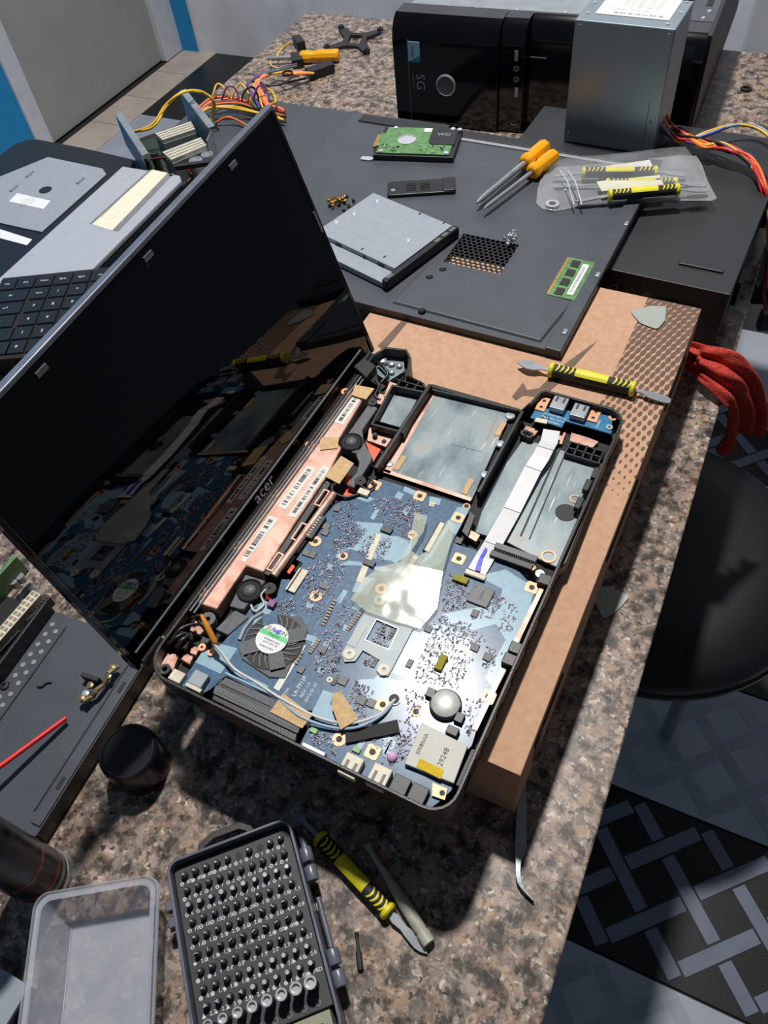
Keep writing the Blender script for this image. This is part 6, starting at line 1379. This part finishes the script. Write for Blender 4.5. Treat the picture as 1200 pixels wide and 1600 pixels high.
b = MB(); b.prism([(p.x, p.y) for p in bq], .0002, .003); b.build('base_plate', 'black_matte', T.o)
cq = sum(bq, Vector()) / 4; b = MB(); b.prism([((p.x - cq.x) * .8 + cq.x, (p.y - cq.y) * .8 + cq.y) for p in bq], .003, .0046); b.build('circuit_board', 'pcb_dark', T.o)
for poly in ([(242, 208), (298, 189), (305, 202), (254, 219)], [(253, 237), (313, 214), (323, 227), (268, 250)]):
    P = T.ps(poly, .052); b = MB(); b.prism([(p.x, p.y) for p in P], .004, .052 - OZ - .006); hs = b.build('heat_sink', 'backplate', T.o)
    for k in range(4):
        f0, f1 = (k + .12) / 4, (k + .88) / 4; b = MB(); b.prism([P[0].lerp(P[3], f0), P[1].lerp(P[2], f0), P[1].lerp(P[2], f1), P[0].lerp(P[3], f1)], .052 - OZ - .0065, .052 - OZ); b.build('fin', 'heat_sink', hs)
for px, py, r in ((305, 249, .011), (323, 240, .010), (240, 238, .006), (228, 250, .005)):
    q = ob_(px, py, .045); b = MB(); b.lathe([(0, 0), (r, 0), (r, .026), (r * .9, .029), (r * .6, .029), (r * .55, .028), (0, .028)], (q.x, q.y, .003), 20); b.build('capacitor', 'steel' if r > .008 else 'pcb_dark', T.o, 40)
b = MB(); b.box(ob_(300, 258, .045), (.05, .008, .006), R(30)); b.build('black_bar', 'rubber', T.o)
wn = [0]
def owire(cn, pts, r=.0018):
    wn[0] += 1; rr = random.Random(wn[0]); b = MB(); b.tube(spline([ob_(px + rr.uniform(-2, 2), py + rr.uniform(-2, 2), z if z < .03 else .014 + (z - .03) * .75) for px, py, z in pts], 6), r, 7); b.build('cable', 'wire_' + cn, T.o, 60)
for k in range(3): owire('yellow', [(200 + k * 4, 206, .07), (235 + k * 3, 197, .085), (258 + k * 3, 165 - k * 2, .11), (280 + k * 3, 146 - k, .125), (305 + k * 4, 143, .115), (328 + k * 2, 152 + k * 3, .09), (333, 172 + k * 2, .06), (328, 190, .04)])
for k, cn in enumerate(('orange', 'salmon', 'red', 'black', 'maroon', 'orange', 'black', 'yellow', 'yellow')):
    owire(cn, [(300, 182 + k, .045), (322, 160 + k * 1.5, .055), (345, 152 + k * 2, .055), (372, 153 + k * 2, .05), (400, 160 + k * 2, .045), (425, 166 + k * 2, .042), (445, 172 + k * 2, .04)])
for k, cn in enumerate(('yellow', 'purple', 'yellow', 'black', 'purple')):
    x = 336 + k * 16; owire(cn, [(x - 6, 166, .04), (x - 4, 148, .065), (x + 4, 133 + (k % 2) * 4, .08), (x + 14, 137, .075), (x + 22, 155, .055), (x + 18, 172, .035)], .0016)
for k, cn in enumerate(('salmon', 'salmon', 'orange', 'yellow', 'purple', 'blue', 'green', 'maroon')):
    owire(cn, [(424 - k * 4, 168, .05), (412 - k * 3, 148, .055), (404 - k * 2, 132, .055), (412 - k, 120, .045), (432, 114 + k * .5, .030), (460, 113 + k * .7, .020), (490, 113 + k * 1.2, .012)] if k < 4 else [(424 - k * 4, 168, .05), (408 - k * 3, 148, .055), (398 - k * 2, 132, .055), (412 - k, 118, .04), (440, 105 + k * .5, .025), (462, 98 + k * .7, .014)])
owire('yellow', [(418, 165, .05), (432, 158, .06), (427, 142, .055), (415, 140, .05)]); owire('yellow', [(430, 92, .01), (438, 78, .03), (458, 64, .025)]); owire('yellow', [(424, 95, .008), (424, 104, .008), (440, 107, .01), (456, 104, .012)], .0014); owire('orange', [(338, 192, .035), (352, 184, .045), (370, 188, .04), (388, 196, .034)]); owire('maroon', [(235, 250, .06), (262, 246, .07), (290, 255, .06)]); owire('maroon', [(290, 262, .05), (300, 272, .05), (292, 290, .045), (288, 300, .04)]); owire('black', [(395, 128, .04), (425, 132, .03), (450, 128, .012), (480, 122, .006)])
for px, py, rz, s in ((500, 108, 30, (.048, .022, .014)), (467, 66, -70, (.034, .016, .016)), (464, 92, -80, (.036, .020, .014))):
    q = ob_(px, py, .010); b = MB(); b.box((q.x, q.y, .0085 - OZ), (s[0], s[1], s[2]), R(rz + 25)); pl_ = b.build('cable_plug', 'black_plastic', T.o, bevel=.001)
q = ob_(449, 114, .024); b = MB(); b.ring((q.x, q.y, q.z - .002), .010, .0085, .003, 16); b.build('cable_tie', 'rubber', T.o)
# cooler back bracket near the wall end of the table
T = Thing('cooler_bracket', 'black plastic cooler bracket with four arms on the far granite', 'bracket', at(560, 64, 0), R(-12))
fr = T.ps([(541, 50), (576, 51), (569, 72), (532, 70)], .006)
b = MB(); b.wall([(p.x, p.y) for p in fr], .011, .0006, .006); cb = b.build('frame', 'rubber', T.o, bevel=.0008)
for (p0, p1) in (((545, 54), (533, 43)), ((571, 54), (594, 47)), ((565, 68), (573, 79)), ((538, 67), (511, 74))):
    A, C = T.p(*p0, .006), T.p(*p1, .006); dd = C - A; nn = Vector((-dd.y, dd.x, 0)).normalized(); b = MB(); b.prism([A + nn * .011, A - nn * .011, C - nn * .006, C + nn * .006], .0008, .0058); b.build('arm', 'rubber', cb, bevel=.0008)
for px, py in ((533, 43), (594, 47), (573, 79), (511, 74)):
    q = T.p(px, py, .006); b = MB(); b.ring((q.x, q.y, .0055), .006, .003, .004, 16); b.build('arm_eye', 'rubber', cb, 40)

# ================================================================ RED CLOTH over the table edge
T = Thing('red_cloth', 'crumpled red cloth draped over the table edge beside the box', 'cloth', at(1110, 590, 0))
rowsA = [(1066, 532, .034), (1108, 540, .040), (1146, 552, .036), (1174, 584, .004), (1190, 628, -.040), (1188, 664, -.075)]
rowsB = [(1062, 570, .010), (1096, 600, .010), (1128, 632, .006), (1136, 648, -.020), (1132, 676, -.055), (1122, 702, -.085)]
SA = spline([T.p(*p) for p in rowsA], 6); SB = spline([T.p(*p) for p in rowsB], 6); nt_ = 40; rr = random.Random(8); ph = [rr.uniform(0, 6) for _ in range(6)]
b = MB(); vs_ = []
for i, (A, C) in enumerate(zip(SA, SB)):
    s = i / (len(SA) - 1); tn = (SA[min(i + 1, len(SA) - 1)] - SA[max(i - 1, 0)]).normalized(); ac = (C - A).normalized(); nrm = ac.cross(tn).normalized()
    if nrm.z + nrm.x < 0: nrm = -nrm
    for j in range(nt_ + 1):
        t = j / nt_; w = abs(math.sin(math.pi * (2.6 * t + .15 + .25 * s))) ** .7; am = (.010 + .012 * s) * (.5 + .5 * math.sin(math.pi * min(1, t + .15)))
        p = A.lerp(C, t) + nrm * (am * (w - .45) + .0018 * math.sin(23 * t + ph[0] + 9 * s) * math.sin(14 * s + ph[1])) + tn * (.012 * math.sin(7.5 * t + 1.2) * s)
        if s < .5: p.z = max(p.z, .0028)
        vs_.append(p)
m_ = nt_ + 1; b.add(vs_, [(i * m_ + j, i * m_ + j + 1, (i + 1) * m_ + j + 1, (i + 1) * m_ + j) for i in range(len(SA) - 1) for j in range(nt_)])
o = b.build('fabric', 'cloth_red', T.o, 80); sm = o.modifiers.new('solid', 'SOLIDIFY'); sm.thickness = .0022; sm.offset = 0; ss = o.modifiers.new('sub', 'SUBSURF'); ss.levels = 1; ss.render_levels = 1
bpy.context.view_layer.update()
